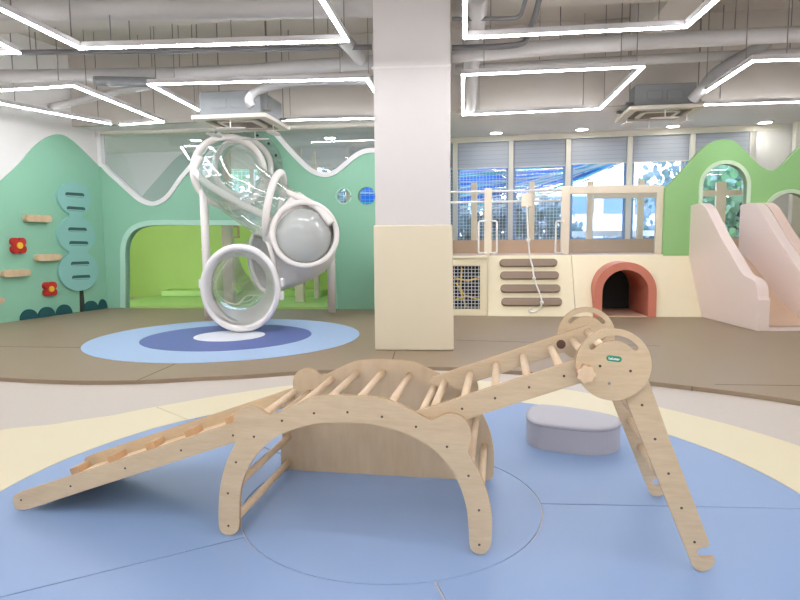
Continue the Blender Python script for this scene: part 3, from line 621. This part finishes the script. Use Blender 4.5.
for (x, y) in [(532, 270), (533.5, 281), (537, 291), (539.5, 298), (541, 305)]:
    q = slp(x, y); rpath.append(slope(q)+sn*.095)
for (x, y) in [(538.5, 310.5), (532, 313), (528.5, 311), (531, 309)]:
    q = slp(x, y); rpath.append(slope(q)+sn*.03)
mb = MB(); mb.tube(spline(rpath, 5), .013, 8); mb.put('cord', 'rope', rp_, smooth=True)
for i in (2, 5, 8):
    mb = MB(); mb.ball(rpath[i], .03, nu=12, nv=8); mb.put('knot', 'rope', rp_, smooth=True)
# green tower front with arched openings
TN = DN-.02; TW = PF
tt = [(665.5, 187.5), (671, 183), (679, 174), (688, 164), (697, 154), (706, 145.5), (715, 140.8), (725, 139.3), (735, 141.5), (744, 149), (756, 162), (768, 170), (778, 168.5), (788, 160), (797, 150), (812, 138), (830, 134), (850, 150), (870, 180)]
Tt = sp2([TW.px(x, y, TN) for x, y in tt], 4, False); s_l = Tt[0][0]; s_e = Tt[-1][0]
def aw(x0, x1, ytop, n=TN, zb=ZD+.0):
    a = TW.px(x0, 200, n)[0]; b = TW.px(x1, 200, n)[0]; zt = TW.px((x0+x1)/2, ytop, n)[1]; r = (b-a)/2; c = (a+b)/2; ry = min(r, .42)*1.05
    return [(a, zb)]+[(c-r*math.cos(t), zt-ry+ry*math.sin(t)) for t in [math.pi*i/24 for i in range(25)]]+[(b, zb)]
A1 = aw(702, 746, 164); A2 = aw(767, 812, 193, zb=ZD)
def notch(A): return [(A[0][0], ZD-.02)]+A+[(A[-1][0], ZD-.02)]
out = [(s_l, ZD-.02)]+notch(A1)+notch(A2)+[(s_e, ZD-.02), (s_e, Tt[-1][1])]+Tt[::-1][1:]
tw = thing('play_tower', TW.w(((s_l+s_e)/2, ZD), TN), 'leaf green hill-shaped panel with arched openings above the pink slides', 'play structure')
mb = MB(); TW.prism(mb, [out], TN, TN+.1); mb.put('hill_panel', 'green', tw, bevel=.012)
def trimarch(A, name='arch_trim'):
    return ribbon(A, .055, TW, TN-.025, TN+.12, name=name, m='gtrim', parent=tw, side=1)
trimarch(A1); trimarch(A2)
# slides
XS = fl(706, 317, .05).x
sa = fl(757, 331.3, .05); sb = slope((sre-.01, .0))
q0 = PF.w(PF.px(689.3, 230, DN), DN); SD = Wall((q0.x, q0.y), (sa.x, sa.y))                           # runs towards the camera; n points to +x side
if SD.n.x < 0: SD.n = -SD.n
SDs0 = 0.0                                                 # back to the tower
def sd(px, py, n=0):
    d = ray(px, py); o = SD.o+SD.n*n; t = (o-EYE).dot(SD.n)/d.dot(SD.n); p = EYE+d*t; return ((p-SD.o).dot(SD.u), p.z)
prof = [sd(*p) for p in [(689.5, 203.3), (699, 203.3), (705, 207), (710, 216), (720, 236), (730, 253), (738, 267), (743, 274.5), (749, 278), (754, 281), (756.7, 288), (757.3, 300)]]
prof[0] = (SDs0, prof[1][1]-.02); send = SD.L
prof = [(min(p[0], send), p[1]) for p in prof]
pr = sp2(prof, 3, False)
sideL = [(SDs0, .051)]+pr[:-1]+[(send, pr[-1][1]), (send, .051)]
bedz = [(SDs0, ZD), (SDs0+.15, ZD-.02), (SDs0+.5, .74), (SDs0+.95, .42), (SDs0+1.4, .2), (SDs0+1.8, .12), (send-.05, .10)]
def slide(off, m, label, wd):
    t = thing('slide', SD.w((.5, .05), off+wd/2), label, 'slide', 'pink slides')
    for k, n0 in enumerate((off, off+wd-.15)):
        mb = MB(); SD.prism(mb, [sideL], n0, n0+.145); mb.put('side_panel', m, t, bevel=.02, seg=3)
    bz = sp2(bedz, 5, False); mb = MB(); SD.prism(mb, [bz+[(q[0], q[1]-.05) for q in bz[::-1]]], off+.145, off+wd-.15); mb.put('slide_bed', 'tan', t)
    mb = MB(); SD.rect(mb, send-.12, send, .051, .10, off+.145, off+wd-.15); mb.put('slide_foot', 'pink', t)
    return t
slide(0, 'pink', 'pale pink slide with curved side panel beside the cream sloped platform', .90)
slide(.905, 'pink2', 'dusty pink slide cut off by the right edge', 1.0)
# ------------------------------------------------------------------ window wall
WA = pt(453, 142, 11.5); WB = pt(752, 133.5, 10.5)
WW = Wall(WA[:2], WB[:2]); mull = [455, 511, 568.5, 630, 692.5, 753]
ms = [WW.px(x, 160)[0] for x in mull]; ms = [ms[0]-1.05*2, ms[0]-1.05]+ms
ZS = 1.16; ZT = Z_SOF-.1
mb = MB(); WW.rect(mb, ms[0], ms[-1]+.4, 0, ZS, 0, .2); struct(mb, 'wall_sill', 'tan')
mb = MB(); WW.rect(mb, ms[0], ms[-1]+.4, ZT, Z_SOF, -.02, .2); struct(mb, 'trim_6', 'wframe')
mb = MB(); WW.rect(mb, ms[-1]-.06, ms[-1]+3, 0, Z_SOF, 0.0, .2); struct(mb, 'wall_window_side', 'white')
for i in range(len(ms)-1):
    w = thing('window_%d' % (i+1 if i < 6 else i+2), WW.w(((ms[i]+ms[i+1])/2, ZS), .05), None, None, kind='structure')
    h = .045
    mb = MB(); WW.rect(mb, ms[i]-h, ms[i]+h, ZS, ZT, 0, .14)
    if i == len(ms)-2: WW.rect(mb, ms[i+1]-h, ms[i+1]+h, ZS, ZT, 0, .14)
    mb.put('mullion', 'wframe', w, bevel=.006)
    mb = MB(); a, b = ms[i]+h, ms[i+1]-h; q = .045
    WW.prism(mb, [[(a, ZS), (b, ZS), (b, ZT), (a, ZT)], [(a+q, ZS+q), (b-q, ZS+q), (b-q, ZT-q), (a+q, ZT-q)]], .06, .10); mb.put('sash', 'sash', w)
    mb = MB(); WW.rect(mb, a+q, b-q, ZS+q, ZT-q, .078, .084); mb.put('pane', 'glass', w)
    zb = WW.px(480, 168)[1]-(.0 if i < 4 else -.02)
    nm = ['behind the column, leftmost', 'behind the column edge', 'in the first window right of the column', 'in the second window right of the column', 'above the climbing rope side of the guard panel', 'above the right half of the guard panel', 'behind the green hill panel peak'][i]
    bl = thing('roller_blind', WW.w(((a+b)/2, zb), .02), 'grey roller blind half lowered '+nm, 'blind', 'roller blinds')
    mb = MB(); WW.rect(mb, a+.01, b-.01, zb, ZT-.01, .030, .034); mb.put('fabric', 'blind', bl)
    mb = MB(); mb.tube([WW.w((a+.01, zb), .032), WW.w((b-.01, zb), .032)], .012, 8); mb.put('hem_bar', 'wframe', bl)
    mb = MB(); 
    for k in range(1, 6): z = zb+(ZT-zb)*k/6; mb.bar(WW.w((a+.01, z), .029), WW.w((b-.01, z), .029), .004, .006)
    mb.put('fold_line', 'duct', bl)
# netting fence in front of the glass
NF = -.35
fence = thing('net_fence', WW.w((ms[2]+1.2, ZD), NF), 'cream post fence with white safety netting in front of the windows', 'fence')
def npx(x, y): return WW.px(x, y, NF)
for (x0, x1, y0) in [(471, 477, 183), (529, 535, 182), (587.5, 594, 181), (638.5, 645, 180), (717, 727, 182), (748, 756, 188)]:
    a = npx(x0, y0); b = npx(x1, y0); mb = MB(); WW.rect(mb, a[0], b[0], ZD, a[1], NF, NF+.08); mb.put('post', 'cframe', fence, bevel=.008)
a = npx(600, 190); b = npx(780, 197); mb = MB(); WW.rect(mb, npx(592, 192)[0], npx(700, 192)[0]+1.3, npx(720, 196)[1], npx(720, 190)[1], NF+.01, NF+.07); mb.put('top_rail', 'cframe', fence)
mb = MB(); s0 = npx(440, 200)[0]; s1_ = npx(560, 200)[0]; zt_ = npx(500, 170)[1]; x = s0
while x < s1_: mb.bar(WW.w((x, ZD+.1), NF+.1), WW.w((x, zt_), NF+.1), .006, .006, (0, 1, 0)); x += .06
z = ZD+.15
while z < zt_: mb.bar(WW.w((s0, z), NF+.1), WW.w((s1_, z), NF+.1), .006, .006); z += .06
mb.put('netting', 'net', fence)
# lower timber board along the fence
mb = MB(); WW.rect(mb, s0-.4, ms[-1]+.3, ZD, npx(500, 240)[1], NF-.03, NF-.003); mb.put('kick_board', 'tan', fence)
# right end wall with tall window frame
mb = MB(); e = WW.w((ms[-1]+.35, 0), 0)
for (x0, x1) in [(.55, .67), (1.5, 1.62)]: WW.rect(mb, ms[-1]+x0, ms[-1]+x1, ZS, Z_SOF, -.25, -.1)
struct(mb, 'trim_7', 'wframe')
# ------------------------------------------------------------------ tube slide
tube = thing('tube_slide', (-2.05, 7.9, .06), 'twisting tube slide of clear and white sections coming through the mint wall', 'slide')
TR = .42
def catm(P, n=14): return spline(P, n)
P0 = pt(243, 168, 10.25); P0b = pt(238, 170, 9.6); P1 = pt(229, 177, 8.8); P2 = pt(257, 200, 8.62); P3 = pt(302, 233, 8.7)
P4 = pt(290, 258, 9.0); P5 = pt(262, 262, 8.75); P6 = pt(243, 280, 8.45); P7 = pt(238.5, 283, 8.2)
secA = catm([P0, P0b, P1, P2, pt(282, 217, 8.7)])
secB = catm([pt(282, 217, 8.7), P3, pt(306, 247, 8.95), pt(292, 256, 9.05), pt(272, 262, 8.95), pt(262, 264, 8.85)])
secC = catm([pt(262, 264, 8.85), pt(252, 272, 8.65), P6, P7])
mb = MB(); mb.tube(secA, TR, 36, cap=False); mb.put('clear_section', 'clearp', tube, smooth=True)['label'] = 'upper clear tube section'
mb = MB(); mb.tube(secB, TR*1.05, 36, cap=False); mb.put('white_section', 'tubein', tube, smooth=True)['label'] = 'white opaque elbow section'
mb = MB(); mb.tube(secC, TR*.97, 36, cap=False); mb.put('clear_section', 'clearp', tube, smooth=True)['label'] = 'lower clear tube section'
def ring(c, ax, R, r, name='ring', m='foam', sy=1.0):
    ax = Vector(ax).normalized(); u = ax.cross(Vector((0, 0, 1))).normalized(); v = u.cross(ax)
    mb = MB(); mb.tube([Vector(c)+(u*math.cos(t)+v*sy*math.sin(t))*R for t in [2*math.pi*i/48 for i in range(48)]], r, 12, True); return mb.put(name, m, tube, smooth=True)
dirA = lambda S, i: (S[min(i+1, len(S)-1)]-S[max(i-1, 0)]).normalized()
ring(pt(229, 172, 9.35), (0.25, -1, -.05), .52, .055)
ring(pt(243, 168, 10.1), (0.1, -1, 0), .46, .05)
ring(pt(275, 205, 8.62), Vector((1, .0, -.22)), .46, .05)
ring(pt(262, 262, 8.8), Vector((.8, .55, .1)), .43, .035)
ring(pt(305, 234, 8.25), (.25, -1, .1), .435, .038)
# foam-covered stringers
for P, z in [([(195, 170, 8.8), (205, 182, 8.65), (222, 193, 8.5), (245, 206, 8.35), (272, 219, 8.3)], 1), ([(200, 158, 8.9), (196, 166, 8.8), (195, 172, 8.8)], 1), ([(283, 192, 8.5), (300, 198, 8.4), (318, 208, 8.35), (331, 224, 8.3)], 1)]:
    mb = MB(); mb.tube(spline([pt(*q) for q in P], 6), .05, 12); mb.put('stringer', 'foam', tube, smooth=True)
# bubble window on the elbow
bc = pt(304, 236, 8.33); ax = (Vector((bc.x, bc.y, bc.z))-EYE).normalized()*-1
ax = Vector((.25, -1, .1)).normalized(); prof_ = [(.385*math.cos(t), .20*math.sin(t)) for t in [math.pi/2*i/10 for i in range(11)]]; prof_[-1] = (.001, prof_[-1][1])
mb = MB(); mb.lathe(prof_, bc, ax, 40); mb.put('bubble_window', 'dome', tube, smooth=True)
mb = MB(); mb.tube([bc+Vector((0, .02, 0)), bc+Vector((-.02, .45, 0))], [.44, .40], 40, cap=False); mb.put('elbow_collar', 'tubein', tube, smooth=True)
# mouth
mcn = pt(241, 290, 7.5); mcn.z = .06+.558; maf = Vector((.05, -1, -.02)).normalized()
prof_ = [(.42, .22), (.43, .10), (.455, .03), (.505, .02), (.515, -.03), (.50, -.07), (.47, -.085), (.445, -.06), (.435, -.02), (.43, .08), (.43, .22)]
prof_ = [(r, -z) for r, z in prof_]
mb = MB(); mb.lathe(prof_, mcn, maf, 48, True); mb.v = [Vector((mcn.x+(q.x-mcn.x)*.965, q.y, mcn.z+(q.z-mcn.z)*1.08)) for q in mb.v]; mb.put('mouth_ring', 'plastic', tube, smooth=True)['label'] = 'white flared exit ring'
prof_ = [(.39, -.6), (.40, -.22), (.425, -.22), (.43, -.6)]
mb = MB(); mb.lathe([(.40, -.75), (.395, -.2)], mcn, maf, 48)
xe = pt(238.5, 283, 8.25)
xp = spline([mcn+Vector((0, .05, 0)), mcn*.5+xe*.5+Vector((0, 0, -.03)), xe], 6)
mb = MB(); mb.tube(xp, [.45-.07*i/(len(xp)-1) for i in range(len(xp))], 36, cap=False); mb.put('exit_section', 'plastic', tube, smooth=True)
for (dx, dz_) in ((-.51, .06), (.51, .06), (.5, -.1)):
    mb = MB(); mb.box(mcn+Vector((dx, .05, dz_)), (.05, .1, .12)); mb.put('clamp', 'plastic', tube, bevel=.02)
# bolts round the wall flange
for k in range(7):
    t = math.radians(20+k*22); c = pt(243, 168, 10.0)+Vector((.58*math.cos(t), 0, .58*math.sin(t)))
    mb = MB(); mb.ball(c, .022, nu=8, nv=5); mb.put('bolt', 'bk', tube)
mb = MB(); mb.lathe([(.46, 0), (.66, 0), (.66, .02), (.46, .02)], pt(243, 168, 10.12), (0, 1, 0), 40, True); mb.put('wall_flange', 'clearp', tube)
# support poles
for i, (x, yb, yt, r) in enumerate([(208, 320, 150, .06), (332, 312.3, 224, .065)]):
    p = fl(x, yb if i else 322, .05); Yq = p.y; zt2 = pt(x, yt, Yq).z
    if i == 0: p = pt(208, 300, 9.0); p.z = .05; zt2 = pt(208, 190, 9.0).z
    po = thing('support_pole', (p.x, p.y, .052), ['white padded pole left of the tube slide', 'white padded pole at the right end of the lime opening'][i], 'pole', 'tube slide poles')
    mb = MB(); mb.tube([(p.x, p.y, .052), (p.x, p.y, zt2)], r, 16); shade(mb.put('pole', 'foam', po))
    mb = MB(); mb.lathe([(r+.004, 0), (r+.006, .01), (r+.004, .02)], (p.x, p.y, zt2*.55), n=16); mb.put('foam_joint', 'plastic', po)
# ------------------------------------------------------------------ suspended LED lights
ZL = 3.0
def led(pts, label, group='suspended LED line lights', closed=False, rods=True):
    P = [fl(*p, ZL) if len(p) == 2 else Vector(p) for p in pts]
    c = sum(P, Vector())/len(P); t = thing('line_light', (c.x, c.y, ZL), label, 'ceiling light', group)
    segs = list(zip(P, P[1:]+([P[0]] if closed else [])))
    if not closed: segs = segs[:len(P)-1]
    hs = MB(); em = MB()
    for a, b in segs:
        d = (b-a).normalized()*.015
        hs.bar(a-d+Vector((0, 0, .031)), b+d+Vector((0, 0, .031)), .036, .05); em.bar(a-d, b+d, .031, .012)
        L = (b-a).length
        for k in ([.12, .88] if L > .8 else [.5]):
            q = a+(b-a)*k; MB().bar(q+Vector((0, 0, .07)), Vector((q.x, q.y, Z_SLAB)), .008, .008, (0, 1, 0)).put('hanger_rod', 'rod', t)
    hs.put('housing', 'fixture', t); em.put('diffuser', 'led', t)
    return t
led([(-40, -8), (0, 9), (80, 48.5), (347, 41), (320, -3), (312, -16)], 'large bent LED line light over the left, nearest the camera')
led([(-30, 53.5), (18, 53), (-20, 34)], 'LED line light tip at the left frame edge')
led([(-40, 93), (73, 86), (163, 122), (121, 125)], 'angular LED line light upper of the pair at the far left')
led([(-20, 100), (0, 103.5), (110, 124)], 'straight LED line light below the angular one at the far left')
led([(200, 111), (149, 84.5), (367, 79), (378, 97)], 'LED line light over the left air conditioner')
led([(277, 120.5), (390, 118)], 'short straight LED line light left of the column')
led([(465, -14), (465, 38), (686, 27), (722, -5)], 'LED line light nearest the camera right of the column')
led([(463, 75), (463, 115), (600, 109), (643, 67)], 'four-sided closed LED line light right of the column', closed=True)
led([(701, 95), (753, 61), (820, 59)], 'bent LED line light right of the right air conditioner')
led([(705, 105), (830, 101)], 'straight LED line light at the far right')
for i, (x, y) in enumerate([(-3.6, 1.2), (0.2, 1.0), (3.8, 1.4), (-3.8, -1.8), (0, -1.9), (3.9, -1.6), (6.2, 3.6), (-6.2, 4.2)]):  # unseen lights out of frame, added to light the room
    P = [(x-1.3, y-.5, ZL), (x+1.0, y-.7, ZL), (x+1.4, y+.6, ZL), (x-.9, y+.8, ZL)]
    led(P, 'four-sided LED line light ' + ['left of the camera', 'straight above the camera', 'right of the camera', 'behind the camera to the left', 'directly behind the camera', 'behind the camera to the right', 'beside the right wall', 'beside the left wall'][i], 'LED line lights behind the viewer', closed=True)
# ------------------------------------------------------------------ downlights
for i, (x, y) in enumerate([(496, 132.3), (582, 128.7), (673, 125.5), (765, 121.7), (330, 137.3), (196, 139.5)]):
    p = fl(x, y, Z_SOF); d = thing('downlight', (p.x, p.y, Z_SOF-.02), ['round downlight nearest the column on its right', 'round downlight left of the right air conditioner', 'round downlight just behind the right air conditioner', 'round downlight at the far right', 'round downlight nearest the column on its left', 'round downlight above the tube slide, leftmost'][i], 'downlight', 'recessed downlights')
    mb = MB(); mb.lathe([(.10, 0), (.13, -.004), (.135, .02), (.10, .02)], (p.x, p.y, Z_SOF-.02), n=24, close=True); mb.put('bezel', 'wtrim', d)
    mb = MB(); mb.lathe([(.001, 0), (.10, 0), (.10, .01), (.001, .01)], (p.x, p.y, Z_SOF-.016), n=24, close=True); mb.put('lamp_disc', 'down', d)
# ------------------------------------------------------------------ air conditioners
def cassette(px, py, label, hosepts, hr=.06, z0=2.95):
    c = fl(px, py, z0+.05); t = thing('ceiling_cassette', (c.x, c.y, z0-.02), label, 'air conditioner', 'ceiling cassettes'); R = Matrix.Rotation(math.radians(-8), 3, 'Z')
    s = .98
    def sq(h, rr=.05): return densify([(-h, -h), (h, -h), (h, h), (-h, h)], rr)
    def loc(p, z): q = R @ Vector((p[0], p[1], 0)); return Vector((c.x+q.x, c.y+q.y, z))
    mb = MB(); mb.prism([sq(s/2), sq(s/2-.12)[::1]], lambda p: loc(p, z0), lambda p: loc(p, z0+.05)); mb.put('frame', 'acw', t, bevel=.01)
    mb = MB(); mb.prism([sq(s/2-.12)], lambda p: loc(p, z0+.03), lambda p: loc(p, z0+.045)); mb.put('recess', 'acd', t)
    mb = MB(); mb.prism([sq(s/2-.22, .12)], lambda p: loc(p, z0+.0), lambda p: loc(p, z0+.025)); mb.put('inlet_grille', 'acw', t, bevel=.006)
    mb = MB()
    for k in range(-4, 5): a_ = loc((-.2, k*.045), z0-.002); b_ = loc((.2, k*.045), z0-.002); mb.bar(a_, b_, .008, .006)
    mb.put('grille_slat', 'acd', t)
    mb = MB(); mb.box((c.x, c.y, z0+.20), (.80, .80, .30), math.radians(-8)); bd = mb.put('body', 'galv', t, bevel=.01)
    mb = MB(); 
    for sx in (-.14, .12):
        q = loc((sx, -.405), z0+.2); mb.box(q, (.2, .01, .12), math.radians(-8))
    mb.put('service_panel', 'galv', t, bevel=.004)
    for k in range(4):                                          # clip-on wind deflectors hanging below the outlets
        a_ = math.radians(90*k); q = Vector((math.cos(a_), math.sin(a_))) * (s/2-.08)
        u_ = Vector((-math.sin(a_), math.cos(a_))); P = []
        for (uu, vv) in circ((0, 0), .2, 20, 0, 2*math.pi, .07): P.append((q.x+u_.x*uu+math.cos(a_)*vv, q.y+u_.y*uu+math.sin(a_)*vv))
        mb = MB(); mb.prism([P], lambda p: loc(p, z0-.115), lambda p: loc(p, z0-.108)); mb.put('wind_deflector', 'foam', t)
        mb = MB(); mb.bar(loc((q.x, q.y), z0-.11), loc((q.x, q.y), z0), .012, .012, (0, 1, 0)); mb.put('bracket', 'foam', t)
    for (dx, dy) in ((-.45, -.3), (.45, -.3), (-.45, .3), (.45, .3)):
        q = loc((dx, dy), 0); mb = MB(); mb.bar((q.x, q.y, z0+.1), (q.x, q.y, Z_SLAB), .012, .012, (0, 1, 0)); mb.box((q.x, q.y, z0+.12), (.09, .05, .03)); mb.put('hanger_rod', 'rod', t)
    mb = MB(); mb.tube(spline(hosepts, 6), hr, 12); mb.put('drain_hose', 'hose', t, smooth=True)
    return t
cL = fl(243, 119, 3.0); cR = fl(657, 113, 3.0)
cassette(243, 121.5, 'square ceiling cassette air conditioner above the tube slide', [pt(252, 107, 7.2), pt(249, 101, 7.2), pt(253, 94, 7.3), pt(268, 87, 7.4), pt(300, 82, 7.4), pt(376, 80, 7.4)], .05, 2.72)
cassette(657, 112, 'square ceiling cassette air conditioner near the right windows', [pt(692, 100, 7.8), pt(703, 88, 7.7), pt(715, 74, 7.7), pt(740, 58, 7.7), pt(768, 42, 7.7)], .07)
# ------------------------------------------------------------------ pipes and beams in the ceiling
def pipe(P, r, m, label, name='pipe', cat='pipe', grp=None, rods=0):
    pts = spline([pt(*q) for q in P], 6); mb = MB(); mb.tube(pts, r, 16); o = mb.put(name, m, smooth=True); prop(o, label, cat, grp)
    if rods:
        for k in range(rods):
            mb = MB(); q = pts[int((k+.5)/rods*(len(pts)-1))]; mb.bar(q, (q.x, q.y, Z_SLAB), .009, .009, (0, 1, 0)); mb.put('hanger', 'rod', o)
    return o
pipe([(-40, 10, 5.9), (200, 8, 5.8), (372, 6, 5.8)], .10, 'duct', 'fat grey duct across the top left of the ceiling', 'air_duct', 'duct', rods=4)
pipe([(10, 52.5, 6.9), (200, 50.5, 6.8), (372, 47, 6.8)], .028, 'dsteel', 'thin dark conduit under the large left light', rods=4)
pipe([(-30, 77, 8.0), (120, 75, 7.9), (230, 72, 7.8), (300, 67, 7.7), (376, 62, 7.6)], .085, 'duct', 'pale grey pipe running left to the column', rods=4)
pipe([(95, 81, 7.7), (140, 82, 7.7), (155, 83, 7.7)], .06, 'galv', 'short blue-grey pipe at the upper left')
pipe([(50, 107, 8.6), (75, 102, 8.5), (110, 93, 8.4), (150, 86, 8.3)], .05, 'duct', 'sloping pale pipe between the far left lights')
pipe([(340, 36, 6.4), (350, 46, 6.9), (360, 59, 7.4)], .08, 'duct', 'pale pipe stub slanting down beside the column')
pipe([(452, 55, 7.0), (560, 47, 7.0), (640, 42, 6.9), (820, 33, 6.8)], .085, 'duct', 'pale grey pipe from the column to the right edge', rods=4)
pipe([(455, 70, 7.9), (560, 64, 7.9), (700, 57, 7.8), (820, 52, 7.8)], .06, 'duct', 'second pale grey pipe behind, right of the column', rods=5)
pipe([(452, 48, 6.6), (500, 46.5, 6.6), (520, 44, 6.6), (527, 37, 6.6), (536, 12, 6.4), (541, -10, 6.2)], .03, 'dsteel', 'dark bent conduit right of the column')
pipe([(452, 19, 6.1), (505, 18.5, 6.1), (519, 16, 6.1), (524, 5, 6.0), (528, -10, 5.9)], .02, 'dsteel', 'thin dark conduit bending up right of the column')
pipe([(478, -10, 5.6), (475, 30, 6.6), (471, 68, 7.8), (469, 110, 9.0)], .10, 'duct', 'fat pale duct running back beside the column', 'air_duct', 'duct', rods=3)
def beam(y0, y1, z0, label):
    mb = MB(); mb.box((0, (y0+y1)/2-0, (z0+Z_SLAB)/2), (19, y1-y0, Z_SLAB-z0), math.radians(-6)); prop(mb.put('ceiling_beam', 'ceil'), label, 'beam', 'ceiling beams')
beam(6.15, 6.85, 3.66, 'beige concrete beam resting on the column top')
mb = MB(); mb.box((3.0, 5.0, 4.05), (.4, 7, .5), math.radians(-6)); prop(mb.put('ceiling_beam', 'ceil'), 'beige beam running front to back right of the column', 'beam', 'ceiling beams')
# ------------------------------------------------------------------ outside
mb = MB(); mb.box((4, 40, -.6), (90, 55, .1)); struct(mb, 'ground', 'ground')
def clump(c, r, nn, m, leafs=260):
    mb = MB(); rnd = random.Random(int(c[0]*31+c[1]*7))
    for i in range(leafs):
        th_ = rnd.random()*2*math.pi; ph = math.acos(2*rnd.random()-1); rr_ = r*(.55+.5*rnd.random())
        q = Vector(c)+Vector((math.sin(ph)*math.cos(th_)*rr_*1.2, math.sin(ph)*math.sin(th_)*rr_*.7, math.cos(ph)*rr_))
        e_ = Euler((rnd.random()*3, rnd.random()*3, rnd.random()*3)).to_matrix(); s_ = .07+.06*rnd.random()
        mb.add([q+e_ @ Vector(v)*s_ for v in ((-1, -.5, 0), (0, -.75, .1), (1, -.4, 0), (1.1, .4, .1), (0, .8, 0), (-1, .5, .1))], [(0, 1, 2, 3, 4, 5)])
    return mb
trees = [((2.2, 15.5), 1.1, 1.3, 'leaf'), ((3.4, 16), 1.2, 1.2, 'leaf'), ((5.9, 16.5), .3, .9, 'leaf'), ((9.2, 18), 2.5, 1.8, 'leaf'), ((8.3, 15.0), 2.2, 1.1, 'leaf2'), ((10.6, 16.0), 1.8, 1.5, 'leaf2'), ((1.0, 16.5), 1.0, 1.2, 'leaf'), ((7.0, 15.5), .6, 1.0, 'leaf'), ((12.5, 17), 2.3, 1.8, 'leaf'), ((-1.2, 17.0), 1.9, 1.5, 'leaf'), ((-4.0, 17.5), 2.2, 1.6, 'leaf2'), ((-6.6, 18), 2.0, 1.4, 'leaf')]
for i, ((x, y), z, r, m) in enumerate(trees):
    t = thing('tree', (x, y, -.55), ['outdoor bush low in the first window right of the column', 'outdoor bush low behind the climbing rope', 'low shrub outside below the middle of the clear guard panel', 'tall outdoor tree behind the right half of the guard panel', 'light green tree filling the arched tower opening', 'leafy tree outside on the right of the arched tower opening', 'outdoor bush hidden mostly by the column', 'bushy tree outside at the right post of the guard panel', 'tree furthest right outside behind the green hill panel', 'tree seen through the round holes in the mint wall', 'light green tree seen through the clear tube slide top', 'tree behind the lime room on the far left'][i], 'tree', 'trees outside the windows')
    clump((x, y, z), r, 0, m, 1100).put('foliage', m, t)
    mb = MB(); mb.tube([(x, y, -.55), (x+.1, y, z)], [.12, .06], 8); mb.put('trunk', 'bark', t)
b = thing('building', (11, 32, -.55), 'white building with rows of windows seen through the glass', 'building')
mb = MB(); mb.box((11.0, 33, 1.6), (8, 4, 4.3)); mb.put('wall', 'bld', b)
for i in range(5):
    for j in range(2):
        mb = MB(); mb.box((7.8+i*1.6, 30.97, 1.0+j*1.9), (1.1, .08, .9)); mb.put('window', 'bwin', b)
# blue rope play net outside
ns = thing('rope_net_canopy', (3, 13.2, -.55), 'blue outdoor play net with turquoise and pink ropes beyond the windows', 'net')
def zsag(x, y): return 1.35+.12*(x-1)+.25*math.sin(x*1.3)+.9*max(0, (y-13))
mb = MB(); nx, ny = 28, 8; vs = []
for j in range(ny+1):
    for i in range(nx+1):
        u_ = i/nx; x = -1.0+6.6*u_; lo_ = 1.85+1.25*u_**2.2; hi_ = 3.0+.45*u_
        vs.append((x, 13.4+.35*math.sin(i*.8)+.08*j+.12*math.sin(i*2.3+j), lo_+(hi_-lo_)*j/ny))
mb.add(vs, [(j*(nx+1)+i, j*(nx+1)+i+1, (j+1)*(nx+1)+i+1, (j+1)*(nx+1)+i) for j in range(ny) for i in range(nx)])
mb.put('net_fabric', 'bluefab', ns, smooth=True)
rnd = random.Random(3)
for k in range(30):
    mb = MB(); z0 = 1.7+1.3*rnd.random(); z1 = 3.1+.35*rnd.random(); sg = rnd.uniform(.1, .35); x0 = -1.0+2.2*rnd.random()*(k % 2)
    P = [Vector((x0+(5.7-x0)*t, 13.0+.2*math.sin(k), z0+(z1-z0)*t**1.6-sg*4*t*(1-t)*.6)) for t in [i/12 for i in range(13)]]
    mb.tube(P, .010+.008*rnd.random(), 6); mb.put('net_rope', ['cy', 'pk', 'rope'][k % 3], ns, smooth=True)
mb = MB()
for x in (-1.0, 6.2): mb.tube([(x, 13.3, -.55), (x, 13.3, 3.6)], .06, 10)
mb.put('net_post', 'duct', ns)
# ring-shaped planter seat outside the guard panel
q = pt(611, 232, 14.0); mb = MB(); mb.lathe([(.75, 0), (.95, 0), (.95, .12), (.75, .12)], (q.x, q.y, q.z-.1), n=32, close=True)
for k in range(5): a_ = k*2*math.pi/5; mb.bar((q.x+.85*math.cos(a_), q.y+.85*math.sin(a_), -.55), (q.x+.85*math.cos(a_), q.y+.85*math.sin(a_), q.z-.1), .06, .06, (0, 1, 0))
prop(mb.put('round_bench', 'bld'), 'white round bench ring outside the window', 'bench')
# ------------------------------------------------------------------ world and exposure
wd = D.worlds.new('world'); bpy.context.scene.world = wd; wd.use_nodes = True; nt = wd.node_tree; bg = nt.nodes['Background']
tcn = nt.nodes.new('ShaderNodeTexCoord'); sx = nt.nodes.new('ShaderNodeSeparateXYZ'); cr = nt.nodes.new('ShaderNodeValToRGB')
nt.links.new(tcn.outputs['Generated'], sx.inputs[0]); nt.links.new(sx.outputs['Z'], cr.inputs[0]); nt.links.new(cr.outputs[0], bg.inputs[0])
cr.color_ramp.elements[0].color = lin((236, 242, 250)); cr.color_ramp.elements[1].color = lin((176, 206, 246)); cr.color_ramp.elements[1].position = .8
bg.inputs[1].default_value = 8.0
sc_ = bpy.context.scene
sc_.view_settings.view_transform = 'Standard'; sc_.view_settings.look = 'None'; sc_.view_settings.gamma = 1; sc_.view_settings.use_curve_mapping = False
sc_.view_settings.exposure = 0.15
